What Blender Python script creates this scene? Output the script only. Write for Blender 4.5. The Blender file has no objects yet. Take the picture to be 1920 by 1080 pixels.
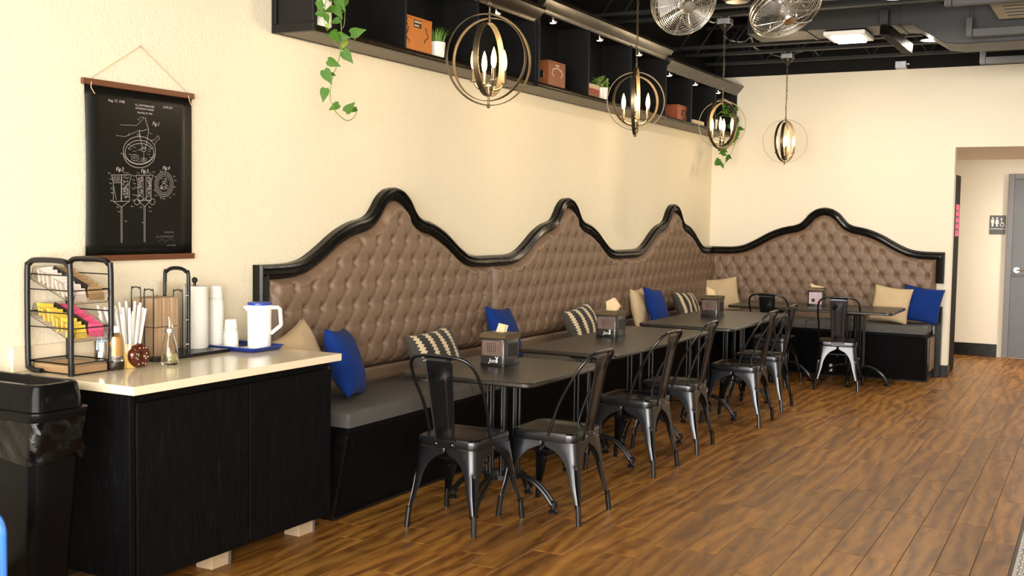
import bpy, bmesh, math, random
from mathutils import Vector, Matrix
random.seed(7)
PI = math.pi
sc = bpy.context.scene
COL = sc.collection

# ------------------------------------------------------------------ camera
FPX, YAW, PIT, ROL, CX, CH = 2066.94, .4905, .0614, .0163, 3.8398, 1.512
_f = Vector((-math.sin(YAW)*math.cos(PIT), math.cos(YAW)*math.cos(PIT), -math.sin(PIT)))
_r = Vector((math.cos(YAW), math.sin(YAW), 0)); _u = _r.cross(_f)
CR = math.cos(ROL)*_r + math.sin(ROL)*_u
CU = -math.sin(ROL)*_r + math.cos(ROL)*_u
CP = Vector((CX, 0, CH))
cam = bpy.data.cameras.new('camera'); cam.sensor_width = 36; cam.lens = FPX/1920*36
cam.clip_start = .05
co = bpy.data.objects.new('camera', cam); COL.objects.link(co)
co.matrix_world = Matrix(((CR.x, CU.x, -_f.x, CP.x), (CR.y, CU.y, -_f.y, CP.y), (CR.z, CU.z, -_f.z, CP.z), (0, 0, 0, 1)))
sc.camera = co
def at(px, py, ax, val):
    """photo pixel -> point on the plane ax = val"""
    d = _f + CR*((px-960)/FPX) + CU*((540-py)/FPX)
    i = 'xyz'.index(ax)
    return CP + d*((val-CP[i])/d[i])
def pix(p):
    d = Vector(p)-CP; z = d.dot(_f)
    return (960+FPX*d.dot(CR)/z, 540-FPX*d.dot(CU)/z, z)

# ------------------------------------------------------------------ light
w = bpy.data.worlds.new('world'); sc.world = w; w.use_nodes = True
w.node_tree.nodes['Background'].inputs[0].default_value = (.75, .87, 1, 1)
w.node_tree.nodes['Background'].inputs[1].default_value = 1.0
sc.view_settings.view_transform = 'Standard'; sc.view_settings.look = 'None'
sc.view_settings.gamma = 1; sc.view_settings.use_curve_mapping = False
sc.view_settings.exposure = 0.0
def area(name, loc, rot, sx, sy, energy, color):
    l = bpy.data.lights.new(name, 'AREA'); l.shape = 'RECTANGLE'; l.size = sx; l.size_y = sy
    l.energy = energy; l.color = color
    o = bpy.data.objects.new(name, l); COL.objects.link(o); o.location = loc; o.rotation_euler = rot
    return o
# daylight entering through the street windows of the front wall (behind the camera)
area('window_daylight', (3.3, -2.52, 1.75), (PI/2, 0, 0), 5.6, 2.5, 900, (1, .95, .88))
area('window_daylight', (7.4, -2.52, 1.75), (PI/2, 0, 0), 2.2, 2.5, 330, (1, .95, .88))

# ------------------------------------------------------------------ helpers
class MB:
    """collects shapes; build() links them as one mesh object"""
    def __init__(s): s.v = []; s.f = []; s.uv = None
    def add(s, vs, fs):
        b = len(s.v); s.v += [tuple(v) for v in vs]; s.f += [tuple(i+b for i in f) for f in fs]; return s
    def box(s, a, b):
        x0, y0, z0 = a; x1, y1, z1 = b
        return s.add([(x0,y0,z0),(x1,y0,z0),(x1,y1,z0),(x0,y1,z0),(x0,y0,z1),(x1,y0,z1),(x1,y1,z1),(x0,y1,z1)],
                     [(0,3,2,1),(4,5,6,7),(0,1,5,4),(1,2,6,5),(2,3,7,6),(3,0,4,7)])
    def obox(s, c, ax, ay, az):
        c = Vector(c); ax = Vector(ax); ay = Vector(ay); az = Vector(az)
        vs = [c+ax*i+ay*j+az*k for k in (-1,1) for (i,j) in ((-1,-1),(1,-1),(1,1),(-1,1))]
        return s.add(vs, [(0,3,2,1),(4,5,6,7),(0,1,5,4),(1,2,6,5),(2,3,7,6),(3,0,4,7)])
    def prism(s, poly, n0, n1, fn):
        """extrude 2D polygon; fn(a,b,t) -> point"""
        n = len(poly)
        vs = [fn(a,b,n0) for a,b in poly]+[fn(a,b,n1) for a,b in poly]
        fs = [tuple(range(n))[::-1], tuple(range(n,2*n))]+[(i,(i+1)%n,n+(i+1)%n,n+i) for i in range(n)]
        return s.add(vs, fs)
    def loft(s, rings, close=True, cap=True):
        n = len(rings[0]); b = []
        vs = [p for r in rings for p in r]
        fs = []
        for k in range(len(rings)-1):
            for i in range(n if close else n-1):
                j = (i+1) % n
                fs.append((k*n+i, k*n+j, (k+1)*n+j, (k+1)*n+i))
        if cap and close:
            fs.append(tuple(range(n))[::-1]); fs.append(tuple(range((len(rings)-1)*n, len(rings)*n)))
        return s.add(vs, fs)
    def lathe(s, prof, c=(0,0,0), n=20, axis=None, cap=True):
        c = Vector(c); q = Matrix.Identity(3)
        if axis is not None: q = Vector((0,0,1)).rotation_difference(Vector(axis)).to_matrix()
        rings = [[c+q@Vector((r*math.cos(2*PI*i/n), r*math.sin(2*PI*i/n), z)) for i in range(n)] for r,z in prof]
        return s.loft(rings, True, cap)
    def cyl(s, a, b, r, n=12, r2=None):
        a = Vector(a); b = Vector(b); d = b-a
        return s.lathe([(r,0),(r if r2 is None else r2, d.length)], a, n, d)
    def tube(s, pts, r, n=8, closed=False, flat=None):
        """sweep a circle (or flat=(w,t) rectangle) along pts"""
        pts = [Vector(p) for p in pts]; m = len(pts); rings = []
        up = None
        for i, p in enumerate(pts):
            if closed: t = (pts[(i+1)%m]-pts[i-1])
            else: t = pts[min(i+1,m-1)]-pts[max(i-1,0)]
            t.normalize()
            if up is None: up = Vector((0,0,1)) if abs(t.z) < .9 else Vector((1,0,0))
            sd = t.cross(up).normalized(); up = sd.cross(t).normalized()
            rr = r[i] if isinstance(r,(list,tuple)) else r
            rings.append([p+(sd*math.cos(2*PI*k/n)+up*math.sin(2*PI*k/n))*rr for k in range(n)])
        if closed: rings.append(rings[0])
        return s.loft(rings, True, not closed)
    def sphere(s, c, r, n=12, m=8, sz=1):
        return s.lathe([(max(1e-4,r*math.sin(PI*k/m)), -r*sz*math.cos(PI*k/m)) for k in range(m+1)], c, n)
    def torus(s, c, R, r, n=24, m=8, axis=(0,0,1)):
        c = Vector(c); q = Vector((0,0,1)).rotation_difference(Vector(axis)).to_matrix()
        rings = [[c+q@Vector(((R+r*math.cos(2*PI*k/m))*math.cos(2*PI*i/n), (R+r*math.cos(2*PI*k/m))*math.sin(2*PI*i/n), r*math.sin(2*PI*k/m))) for k in range(m)] for i in range(n)]
        rings.append(rings[0]); return s.loft(rings, True, False)
    def mesh(s, name, mat, smooth=35):
        me = bpy.data.meshes.new(name); me.from_pydata(s.v, [], s.f)
        bm = bmesh.new(); bm.from_mesh(me); bmesh.ops.recalc_face_normals(bm, faces=bm.faces); bm.to_mesh(me); bm.free()
        if smooth:
            me.polygons.foreach_set('use_smooth', [True]*len(me.polygons))
            me.set_sharp_from_angle(angle=math.radians(smooth))
        me.materials.append(mat); return me
    def build(s, name, mat, parent=None, smooth=35, bevel=0, loc=None, seg=2):
        o = bpy.data.objects.new(name, s.mesh(name, mat, smooth)); COL.objects.link(o)
        if parent is not None: o.parent = parent
        if loc is not None: o.location = loc
        if bevel:
            m = o.modifiers.new('bevel', 'BEVEL'); m.width = bevel; m.segments = seg; m.limit_method = 'ANGLE'; m.angle_limit = math.radians(40)
        return o
def thing(name, label, cat, loc=(0,0,0), rz=0, group=None):
    o = bpy.data.objects.new(name, None); COL.objects.link(o); o.empty_display_size = .1
    o.location = loc; o.rotation_euler = (0,0,rz); tag(o, label, cat, group); return o
def tag(o, label=None, cat=None, group=None, kind=None):
    if label: o['label'] = label
    if cat: o['category'] = cat
    if group: o['group'] = group
    if kind: o['kind'] = kind
    return o
def struct(o, label=None, cat=None): return tag(o, label, cat, kind='structure')
def kids(o): return [c for c in list(COL.objects) if c.parent == o]
def dup(root, loc, rz, label, kidmap=None):
    r = root.copy(); COL.objects.link(r); r.location = loc; r.rotation_euler = (0,0,rz); r['label'] = label
    for ch in kids(root):
        c = ch.copy(); COL.objects.link(c); c.parent = r
        for g in kids(ch):
            d = g.copy(); COL.objects.link(d); d.parent = c
    return r
def rrect(x0, y0, x1, y1, r, n=5):
    p = []
    for cx, cy, a in ((x1-r,y1-r,0),(x0+r,y1-r,PI/2),(x0+r,y0+r,PI),(x1-r,y0+r,1.5*PI)):
        p += [(cx+r*math.cos(a+PI/2*k/n), cy+r*math.sin(a+PI/2*k/n)) for k in range(n+1)]
    return p
def smooth_path(pts, n=6):
    """Catmull-Rom through 2D/3D points"""
    P = [Vector(p) for p in pts]; out = []
    for i in range(len(P)-1):
        a = P[max(i-1,0)]; b = P[i]; c = P[i+1]; d = P[min(i+2,len(P)-1)]
        for k in range(n):
            t = k/n
            out.append(.5*((2*b)+(c-a)*t+(2*a-5*b+4*c-d)*t*t+(3*b-a-3*c+d)*t**3))
    out.append(P[-1]); return out
def text_mesh(name, s, size, mat, parent, mw, align='CENTER', shear=0):
    cu = bpy.data.curves.new(name, 'FONT'); cu.body = s; cu.size = size; cu.align_x = align; cu.extrude = .0004; cu.shear = shear; cu.resolution_u = 2
    t = bpy.data.objects.new('tmp', cu); COL.objects.link(t)
    dg = bpy.context.evaluated_depsgraph_get(); me = bpy.data.meshes.new_from_object(t.evaluated_get(dg))
    bpy.data.objects.remove(t); me.materials.clear(); me.materials.append(mat)
    o = bpy.data.objects.new(name, me); COL.objects.link(o)
    if parent is not None: o.parent = parent
    o.matrix_local = mw
    return o

# ------------------------------------------------------------------ materials
MATS = {}
class NT:
    def __init__(s, name):
        s.m = bpy.data.materials.new(name); s.m.use_nodes = True; s.t = s.m.node_tree
        s.b = s.t.nodes['Principled BSDF']; MATS[name] = s.m
    def n(s, typ, **kw):
        x = s.t.nodes.new(typ)
        for k, v in kw.items():
            if k.startswith('i_'):
                key = k[2:]; key = int(key) if key.isdigit() else key.replace('_',' ')
                if hasattr(v, 'is_output'): s.t.links.new(v, x.inputs[key])
                else: x.inputs[key].default_value = v
            else: setattr(x, k, v)
        return x
    def l(s, a, b): s.t.links.new(a, b)
    def math(s, op, a, b=0.0, c=0.0):
        x = s.n('ShaderNodeMath', operation=op)
        for i, v in enumerate((a,b,c)):
            if hasattr(v,'is_output'): s.l(v, x.inputs[i])
            else: x.inputs[i].default_value = v
        return x.outputs[0]
    def mix(s, fac, a, b, typ='MIX'):
        x = s.n('ShaderNodeMix', data_type='RGBA', blend_type=typ)
        for i, v in ((0,fac),(6,a),(7,b)):
            if hasattr(v,'is_output'): s.l(v, x.inputs[i])
            else: x.inputs[i].default_value = v if not isinstance(v,tuple) or len(v)==4 else v+(1,)
        return x.outputs[2]
    def ramp(s, fac, stops):
        x = s.n('ShaderNodeValToRGB'); s.l(fac, x.inputs[0]); e = x.color_ramp.elements
        while len(e) < len(stops): e.new(.5)
        for k, (p, c) in zip(e, stops): k.position = p; k.color = c if len(c)==4 else c+(1,)
        return x.outputs[0]
    def coord(s, which='Object', scale=(1,1,1), loc=None):
        t = s.n('ShaderNodeTexCoord'); m = s.n('ShaderNodeMapping'); s.l(t.outputs[which], m.inputs[0])
        m.inputs['Scale'].default_value = scale
        if loc is not None: s.l(loc, m.inputs['Location'])
        return m.outputs[0]
    def noise(s, vec, scale, detail=4, rough=.55, dist=0):
        x = s.n('ShaderNodeTexNoise'); s.l(vec, x.inputs['Vector'])
        x.inputs['Scale'].default_value = scale; x.inputs['Detail'].default_value = detail; x.inputs['Roughness'].default_value = rough; x.inputs['Distortion'].default_value = dist
        return x.outputs['Fac']
    def bump(s, h, strength=.3, dist=.01):
        x = s.n('ShaderNodeBump'); s.l(h, x.inputs['Height']); x.inputs['Strength'].default_value = strength; x.inputs['Distance'].default_value = dist
        s.l(x.outputs[0], s.b.inputs['Normal'])
    def set(s, color=None, rough=None, metal=None, **kw):
        def put(k, v):
            i = s.b.inputs[k]
            if hasattr(v,'is_output'): s.l(v, i)
            else: i.default_value = v if not (isinstance(v,tuple) and len(v)==3) else v+(1,)
        if color is not None: put('Base Color', color)
        if rough is not None: put('Roughness', rough)
        if metal is not None: put('Metallic', metal)
        for k, v in kw.items(): put(k.replace('_',' '), v)
        return s.m
def simple(name, c, rough=.5, metal=0, var=.12, scale=14, bump=0, bs=60, **kw):
    """procedural: slight noise variation of colour and roughness"""
    t = NT(name); v = t.coord('Object'); nz = t.noise(v, scale, 3)
    lo = tuple(x*(1-var) for x in c); hi = tuple(min(1,x*(1+var)) for x in c)
    t.set(t.mix(nz, lo, hi), t.math('MULTIPLY_ADD', nz, .12, rough-.06), metal, **kw)
    if bump: t.bump(t.noise(v, bs, 4), bump, .004)
    return t.m
def emis(name, c, strength):
    t = NT(name); t.set(c, .4, Emission_Color=c, Emission_Strength=strength); return t.m

t = NT('wall_paint'); v = t.coord('Object'); a = t.noise(v, 55, 5, .6); b = t.noise(v, 14, 3)
t.set(t.mix(b, (.81,.725,.545), (.85,.77,.595)), .75); t.bump(t.math('ADD', a, t.math('MULTIPLY', b, .6)), .45, .007)
simple('wall_smooth', (.81,.74,.60), .7, var=.02, bump=.08)
t = NT('black_wood'); v = t.coord('Object', (14,14,1.6)); a = t.noise(v, 5, 6, .65, 1.5)
t.set(t.ramp(a, [(.3,(.002,.002,.0022)),(.62,(.0045,.0045,.005)),(.8,(.022,.024,.027))]), t.math('MULTIPLY_ADD', a, .25, .38), Specular_IOR_Level=.07); t.bump(a, .2, .003)
t = NT('black_lacquer'); v = t.coord('Object', (3,3,3)); a = t.noise(v, 6, 4)
t.set(t.mix(a, (.004,.0036,.003), (.008,.007,.006)), t.math('MULTIPLY_ADD', a, .2, .16), Specular_IOR_Level=.27); t.bump(a, .03, .004)
simple('shelf_black', (.005,.005,.0052), .42, var=.4, scale=4, Specular_IOR_Level=.3)
t = NT('shelf_underside_lit'); v = t.coord('Object', (2,1,2)); a = t.noise(v, 9, 5, .6, 1)
t.set(t.mix(a, (.10,.083,.062), (.17,.145,.11)), .5)  # lighter, browner underside: light reflected from the floor put into the colour
t = NT('wood_plank')
oi = t.n('ShaderNodeObjectInfo'); rnd = oi.outputs['Random']
cmb = t.n('ShaderNodeCombineXYZ'); t.l(t.math('MULTIPLY', rnd, 37.0), cmb.inputs[0]); t.l(t.math('MULTIPLY', rnd, 91.0), cmb.inputs[1])
v = t.coord('Object', (1,1,1), cmb.outputs[0])
v1 = t.n('ShaderNodeMapping'); t.l(v, v1.inputs[0]); v1.inputs['Scale'].default_value = (6,1.5,1)
v2 = t.n('ShaderNodeMapping'); t.l(v, v2.inputs[0]); v2.inputs['Scale'].default_value = (60,3,1)
g1 = t.noise(v1.outputs[0], 1.6, 5, .6, 2.2); g2 = t.noise(v2.outputs[0], 1.5, 3, .5, .6)
wv = t.n('ShaderNodeTexWave', wave_type='BANDS', bands_direction='X'); t.l(v1.outputs[0], wv.inputs[0])
wv.inputs['Scale'].default_value = .55; wv.inputs['Distortion'].default_value = 14; wv.inputs['Detail'].default_value = 3; wv.inputs['Detail Scale'].default_value = .8
g = t.math('ADD', t.math('MULTIPLY', g1, .62), t.math('ADD', t.math('MULTIPLY', g2, .16), t.math('MULTIPLY', wv.outputs['Fac'], .17)))
colr = t.ramp(g, [(.25,(.088,.032,.007)),(.42,(.230,.094,.0165)),(.56,(.340,.150,.028)),(.74,(.45,.22,.050))])
tint = t.ramp(rnd, [(0,(.72,.70,.68)),(.35,(.95,.92,.9)),(.7,(1.08,1.06,1.02)),(1,(.86,.9,.86))])
col = t.mix(1.0, colr, tint, 'MULTIPLY')
t.set(col, t.math('MULTIPLY_ADD', g, .18, .32), Specular_IOR_Level=.38); t.bump(g, .10, .003)
simple('plank_base', (.045,.026,.014), .7)
simple('grout', (.06,.034,.016), .8)
# quilted vinyl
t = NT('brown_vinyl'); v = t.coord('Object'); 
ck = t.n('ShaderNodeTexVoronoi'); t.l(v, ck.inputs['Vector']); ck.inputs['Scale'].default_value = 170
a = t.noise(v, 5, 3)
t.set(t.mix(a, (.165,.103,.066), (.215,.138,.090)), t.math('MULTIPLY_ADD', ck.outputs['Distance'], .25, .30), Specular_IOR_Level=.5)
t.bump(ck.outputs['Distance'], .35, .003)
simple('button_vinyl', (.13,.08,.05), .3)
t = NT('seat_grey'); v = t.coord('Object'); a = t.noise(v, 8, 4); f = t.noise(v, 350, 2)
t.set(t.mix(a, (.060,.056,.052), (.10,.094,.088)), .75); t.bump(f, .2, .002)
for nm, lo, hi in (('beige_fabric',(.50,.37,.22),(.60,.46,.29)),('blue_fabric',(.003,.022,.145),(.005,.032,.20))):
    t = NT(nm); v = t.coord('Object'); a = t.noise(v, 9, 4); f = t.noise(v, 420, 2)
    t.set(t.mix(a, lo, hi), .9, Sheen_Weight=.03, Specular_IOR_Level=.2); t.bump(t.math('ADD', t.math('MULTIPLY', f, .25), a), .25, .01)
# black pillow with cream fern stripes (printed, in the pillow's own UV)
t = NT('fern_fabric'); tc = t.n('ShaderNodeTexCoord'); sp = t.n('ShaderNodeSeparateXYZ'); t.l(tc.outputs['UV'], sp.inputs[0])
U = t.math('MULTIPLY', sp.outputs[0], 4.4); V = sp.outputs[1]
fu = t.math('ABSOLUTE', t.math('SUBTRACT', t.math('FRACT', U), .5))
zig = t.math('FRACT', t.math('ADD', t.math('MULTIPLY', V, 13.0), t.math('MULTIPLY', fu, 2.6)))
width = t.math('MULTIPLY_ADD', zig, .17, .10)
m1 = t.math('LESS_THAN', fu, width)
ln = t.math('LESS_THAN', t.math('FRACT', t.math('MULTIPLY', V, 34.0)), .4)
ml = t.math('MULTIPLY', ln, t.math('LESS_THAN', sp.outputs[0], .115))
c0 = t.mix(t.math('MULTIPLY', ml, .45), (.012,.011,.010), (.22,.20,.15))
t.set(t.mix(m1, c0, (.66,.55,.36)), .85, Sheen_Weight=.1)
# metal and plastics
t = NT('gunmetal'); v = t.coord('Object'); a = t.noise(v, 9, 4)
t.set(t.mix(a, (.050,.051,.055), (.057,.058,.062)), t.math('MULTIPLY_ADD', a, .03, .23), .92)
simple('table_laminate', (.013,.0105,.0075), .34, var=.2, scale=30)
simple('black_metal', (.010,.010,.011), .32, .3)
simple('bronze', (.15,.115,.070), .36, .85)
simple('brass_crown', (.018,.013,.007), .27, .25, var=.15, scale=2)
simple('steel', (.62,.60,.56), .28, 1)
simple('galvanised', (.52,.54,.56), .35, .9, var=.3, scale=40)
simple('ceiling_black', (.0045,.0045,.0048), .7, var=.4, scale=3, Specular_IOR_Level=.2)
simple('joist_black', (.010,.010,.0105), .5, var=.4, Specular_IOR_Level=.4)
simple('duct_metal', (.022,.022,.023), .45, .3, var=.35, scale=2)
simple('duct_grey', (.05,.05,.05), .5, .1)
simple('quartz', (.80,.69,.50), .14, var=.05, scale=90)
simple('white_plastic', (.86,.86,.84), .35, var=.02)
simple('white_ceramic', (.86,.85,.82), .2, var=.02)
simple('paper_white', (.84,.82,.77), .8, var=.04)
simple('paper_brown', (.43,.29,.175), .85, var=.12, scale=40)
simple('blue_plastic', (.008,.045,.36), .3, var=.05)
simple('tray_blue', (.006,.022,.16), .35, var=.1)
simple('sky_blue_plastic', (.035,.16,.62), .35, var=.08)
simple('rubbish_black', (.004,.004,.0042), .2, var=.2, Specular_IOR_Level=.08)
t = NT('bin_liner'); v = t.coord('Object'); a = t.noise(v, 26, 6, .6, 1.2); t.set((.002,.002,.0022), .12, Specular_IOR_Level=.22); t.bump(a, .45, .006)
simple('green_print', (.25,.45,.33), .8)
simple('orange_wood', (.52,.17,.022), .5, var=.25, scale=7)
simple('cigar_wood', (.23,.075,.022), .5, var=.25, scale=7)
simple('red_wood', (.33,.085,.03), .5, var=.25, scale=7)
simple('dark_print', (.035,.022,.012), .7)
simple('pale_print', (.55,.45,.34), .7)
simple('poster_wood', (.13,.042,.014), .45, var=.3, scale=12)
t = NT('poster_black'); v = t.coord('Object'); a = t.noise(v, 4, 3); t.set(t.mix(a, (.005,.005,.0045), (.008,.0075,.006)), .33, Specular_IOR_Level=.16)
simple('poster_line', (.42,.38,.35), .8)
simple('poster_dim', (.10,.09,.08), .8)
simple('string', (.52,.38,.22), .9)
t = NT('leaf'); v = t.coord('Object'); a = t.noise(v, 9, 3); t.set(t.mix(a, (.028,.10,.007), (.085,.20,.016)), .5, Specular_IOR_Level=.2)
simple('leaf_young', (.24,.36,.04), .4)
simple('stem', (.20,.26,.05), .5)
simple('grass', (.10,.24,.035), .5, var=.5, scale=40)
simple('succulent', (.17,.27,.06), .5, var=.5, scale=40)
simple('vine_dark', (.04,.13,.012), .5, Specular_IOR_Level=.2)
simple('book_cream', (.62,.48,.30), .7)
simple('book_red', (.30,.03,.015), .5)
def glassy(name, c, rough=.02, tr=1.0):
    t = NT(name); v = t.coord('Object'); a = t.noise(v, 6, 2); t.set(c, t.math('MULTIPLY_ADD', a, .02, rough), Transmission_Weight=tr, IOR=1.35); return t.m
glassy('clear_plastic', (.97,.95,.92))
glassy('clear_glass', (.96,.97,.95))
simple('syrup_dark', (.018,.006,.004), .15)
glassy('oil', (.93,.86,.50))
simple('honey', (.62,.34,.09), .25)
simple('mug_yellow', (.78,.52,.14), .25)
simple('chocolate', (.065,.012,.004), .12)
simple('sprinkle', (.8,.7,.55), .5)
simple('pack_white', (.86,.74,.66), .6, var=.2, scale=120)
simple('pack_brown', (.40,.25,.12), .7)
simple('pack_yellow', (.85,.62,.08), .5, var=.15, scale=60)
simple('pack_pink', (.82,.10,.24), .5, var=.2, scale=60)
simple('pack_blue', (.50,.68,.85), .5)
simple('sugar_tan', (.58,.37,.20), .8)
simple('red_print', (.62,.06,.05), .6)
simple('door_grey', (.115,.118,.128), .45, var=.3, scale=5)
simple('frame_grey', (.16,.155,.165), .45, var=.1)
simple('sign_grey', (.10,.10,.10), .5)
simple('white_paint', (.85,.84,.80), .6, var=.03)
simple('chrome', (.8,.8,.8), .12, 1)
simple('pine', (.46,.34,.21), .6)
simple('disp_plastic', (.030,.026,.026), .16)
simple('disp_panel', (.15,.10,.085), .2, var=.4, scale=30)
simple('card_print', (.50,.40,.42), .5, var=.3, scale=60)
simple('napkin', (.66,.48,.28), .85)
emis('bulb', (1, .68, .24), 4.2)
emis('puck', (1, .90, .72), 5)
emis('dome_glow', (1, .93, .82), 6)
emis('panel_glow', (.93, .97, 1), 3.2)
M = MATS
# ------------------------------------------------------------------ room shell
L = 11.83; ZB = 3.105; DECK = 3.68; XR = 9.0; YF = -2.6
fl = MB().box((0,YF,-.2),(XR,15,-.0035)).build('floor', M['grout'], smooth=0)
struct(fl, 'brown wood-look plank floor running through the whole room', 'floor')
wl = MB().box((-.2,YF-.2,-.2),(0,15.2,DECK)).build('wall_left', M['wall_paint'], smooth=0)
struct(wl, 'cream textured wall behind the tufted benches', 'wall')
MB().box((0,YF,ZB),(.004,L,DECK)).build('black_paint_band', M['ceiling_black'], wl, 0)
OX = 2.51; OX2 = 4.6; OZ = 2.31
m = MB(); m.box((0,L,-.1),(OX,L+.14,DECK)).box((OX,L,OZ),(OX2,L+.14,DECK)).box((OX2,L,-.1),(XR,L+.14,DECK))
wb = m.build('wall_back', M['wall_smooth'], smooth=0); struct(wb, 'smooth cream wall at the far end with the hallway opening', 'wall')
MB().box((0,L-.004,ZB),(XR,L,DECK)).build('black_paint_band', M['ceiling_black'], wb, 0)
struct(MB().box((XR,YF-.2,-.2),(XR+.2,15.2,DECK)).build('wall_right', M['wall_smooth'], smooth=0), 'cream side wall opposite the benches', 'wall')
m = MB(); m.box((-.2,YF-.15,-.2),(XR+.2,YF,.45)).box((-.2,YF-.15,3.05),(XR+.2,YF,DECK))
for a, b in ((-.2,.45),(6.15,6.25),(8.55,9.2)): m.box((a,YF-.15,.45),(b,YF,3.05))
struct(m.build('wall_front', M['wall_smooth'], smooth=0), 'street front wall with tall windows behind the viewer', 'wall')
for k, (a, b) in enumerate(((.45,6.15),(6.25,8.55))):
    m = MB()
    for i in range(5):
        x = a+(b-a)*i/4; m.box((x-.025,YF-.13,.45),(x+.025,YF-.07,3.05))
    m.box((a,YF-.13,.45),(b,YF-.07,.5)).box((a,YF-.13,3.0),(b,YF-.07,3.05))
    wf = struct(m.build('window_%d' % (k+1), M['black_metal'], smooth=0), 'black framed street window', 'window')
    for i in range(4): MB().box((a+(b-a)*i/4+.025,YF-.105,.5),(a+(b-a)*(i+1)/4-.025,YF-.1,3.0)).build('pane', M['clear_glass'], wf, 0)
struct(MB().box((-.2,YF-.2,DECK),(XR+.2,15.2,DECK+.15)).build('ceiling', M['ceiling_black'], smooth=0), 'black painted open ceiling deck above steel joists', 'ceiling')
# planks: 0.15 x 0.90 m wood-look tiles laid along the room
PW, PL, EDGE = .15, .90, 3.541
def plank_shape(m, x0, y0, x1, y1):
    c = .0022; b = -.012
    vs = [(x0,y0,b),(x1,y0,b),(x1,y1,b),(x0,y1,b),(x0,y0,-.0018),(x1,y0,-.0018),(x1,y1,-.0018),(x0,y1,-.0018),(x0+c,y0+c,0),(x1-c,y0+c,0),(x1-c,y1-c,0),(x0+c,y1-c,0)]
    fs = [(0,1,5,4),(1,2,6,5),(2,3,7,6),(3,0,4,7),(4,5,9,8),(5,6,10,9),(6,7,11,10),(7,4,8,11),(8,9,10,11)]
    m.add(vs, fs)
pm = MB(); plank_shape(pm, -PW/2+.0012, -PL/2+.0012, PW/2-.0012, PL/2-.0012)
pmesh = pm.mesh('plank', M['wood_plank'], 0)
rows = []
rr = random.Random(3)
for k in range(24):
    x = EDGE-PW*(k+.5)
    if x < .04: break
    off = rr.random()*PL
    y = YF+off-PL/2
    while y < 14.6:
        if y-PL/2 > YF-.02: rows.append((x, y))
        y += PL
vis = []; rest = []
for x, y in rows:
    ok = False
    for dy in (-PL/2, 0, PL/2):
        if y+dy > .8:
            u, v_, z = pix((x, y+dy, 0))
            if -40 < u < 1960 and v_ < 1120: ok = True
    if x < .42 or (y > 12.0 and x < 2.4): ok = False
    (vis if ok else rest).append((x, y))
vis.sort(key=lambda q: -1/((q[0]-CX)**2+q[1]**2))
rest += vis[300:]; vis = vis[:300]
for x, y in vis:
    o = bpy.data.objects.new('plank', pmesh); COL.objects.link(o); o.location = (x, y, 0); o.parent = fl
rm = MB()
for x, y in rest: plank_shape(rm, x-PW/2+.001, y-PL/2+.001, x+PW/2-.001, y+PL/2-.001)
tag(rm.build('far_planks', M['wood_plank'], fl, 0), kind='stuff')
MB().box((EDGE,YF,-.1),(EDGE+.012,L,.001)).build('edge_strip', M['black_metal'], fl, 0)
# patterned cement tiles beyond the edge strip
t = NT('pattern_tile'); v = t.coord('Object'); sp = t.n('ShaderNodeSeparateXYZ'); t.l(v, sp.inputs[0])
def cell(o): return t.math('SUBTRACT', t.math('FRACT', t.math('ADD', t.math('DIVIDE', o, .1), .5)), .5)
ax, ay = t.math('ABSOLUTE', cell(sp.outputs[0])), t.math('ABSOLUTE', cell(sp.outputs[1]))
r0 = t.math('SQRT', t.math('ADD', t.math('MULTIPLY', ax, ax), t.math('MULTIPLY', ay, ay)))
bx, by = t.math('SUBTRACT', ax, .5), t.math('SUBTRACT', ay, .5)
r1 = t.math('SQRT', t.math('ADD', t.math('MULTIPLY', bx, bx), t.math('MULTIPLY', by, by)))
def ringf(r, c, w_): return t.math('LESS_THAN', t.math('ABSOLUTE', t.math('SUBTRACT', r, c)), w_)
mk = ringf(r0,.40,.022)
for q in (ringf(r0,.27,.03), ringf(r1,.30,.03), ringf(r1,.08,.05), ringf(t.math('SUBTRACT',ax,ay),0,.012)): mk = t.math('MAXIMUM', mk, q)
c1 = t.mix(mk, (.66,.62,.56), (.055,.06,.06)); t.set(t.mix(t.math('LESS_THAN', r0, .07), c1, (.35,.06,.05)), .45)
tm = MB().box((-.0985,-.0985,-.012),(.0985,.0985,.0005)).mesh('floor_tile', M['pattern_tile'], 0)
x = EDGE+.012+.1
cnt = 0; far = MB()
for i in range(27):
    for j in range(73):
        px_, py_ = x+.2*i, YF+.1+.2*j
        if i < 4 and 4.4 < py_ < 8.6:
            o = bpy.data.objects.new('floor_tile', tm); COL.objects.link(o); o.location = (px_, py_, 0); o.parent = fl
        elif py_ < L: far.box((px_-.0985,py_-.0985,-.012),(px_+.0985,py_+.0985,.0005))
tag(far.build('far_floor_tiles', M['pattern_tile'], fl, 0), kind='stuff')
# hallway planks to the right of the edge line
rm = MB()
for k in range(12):
    off = rr.random()*PL
    for j in range(5):
        y0 = L-.2+off-PL+PL*j; y1 = y0+PL
        y0 = max(y0, L); y1 = min(y1, 14.6)
        if y1-y0 > .05: plank_shape(rm, EDGE+PW*k+.001, y0+.001, EDGE+PW*(k+1)-.001, y1-.001)
tag(rm.build('hall_planks', M['wood_plank'], fl, 0), kind='stuff')
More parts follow.
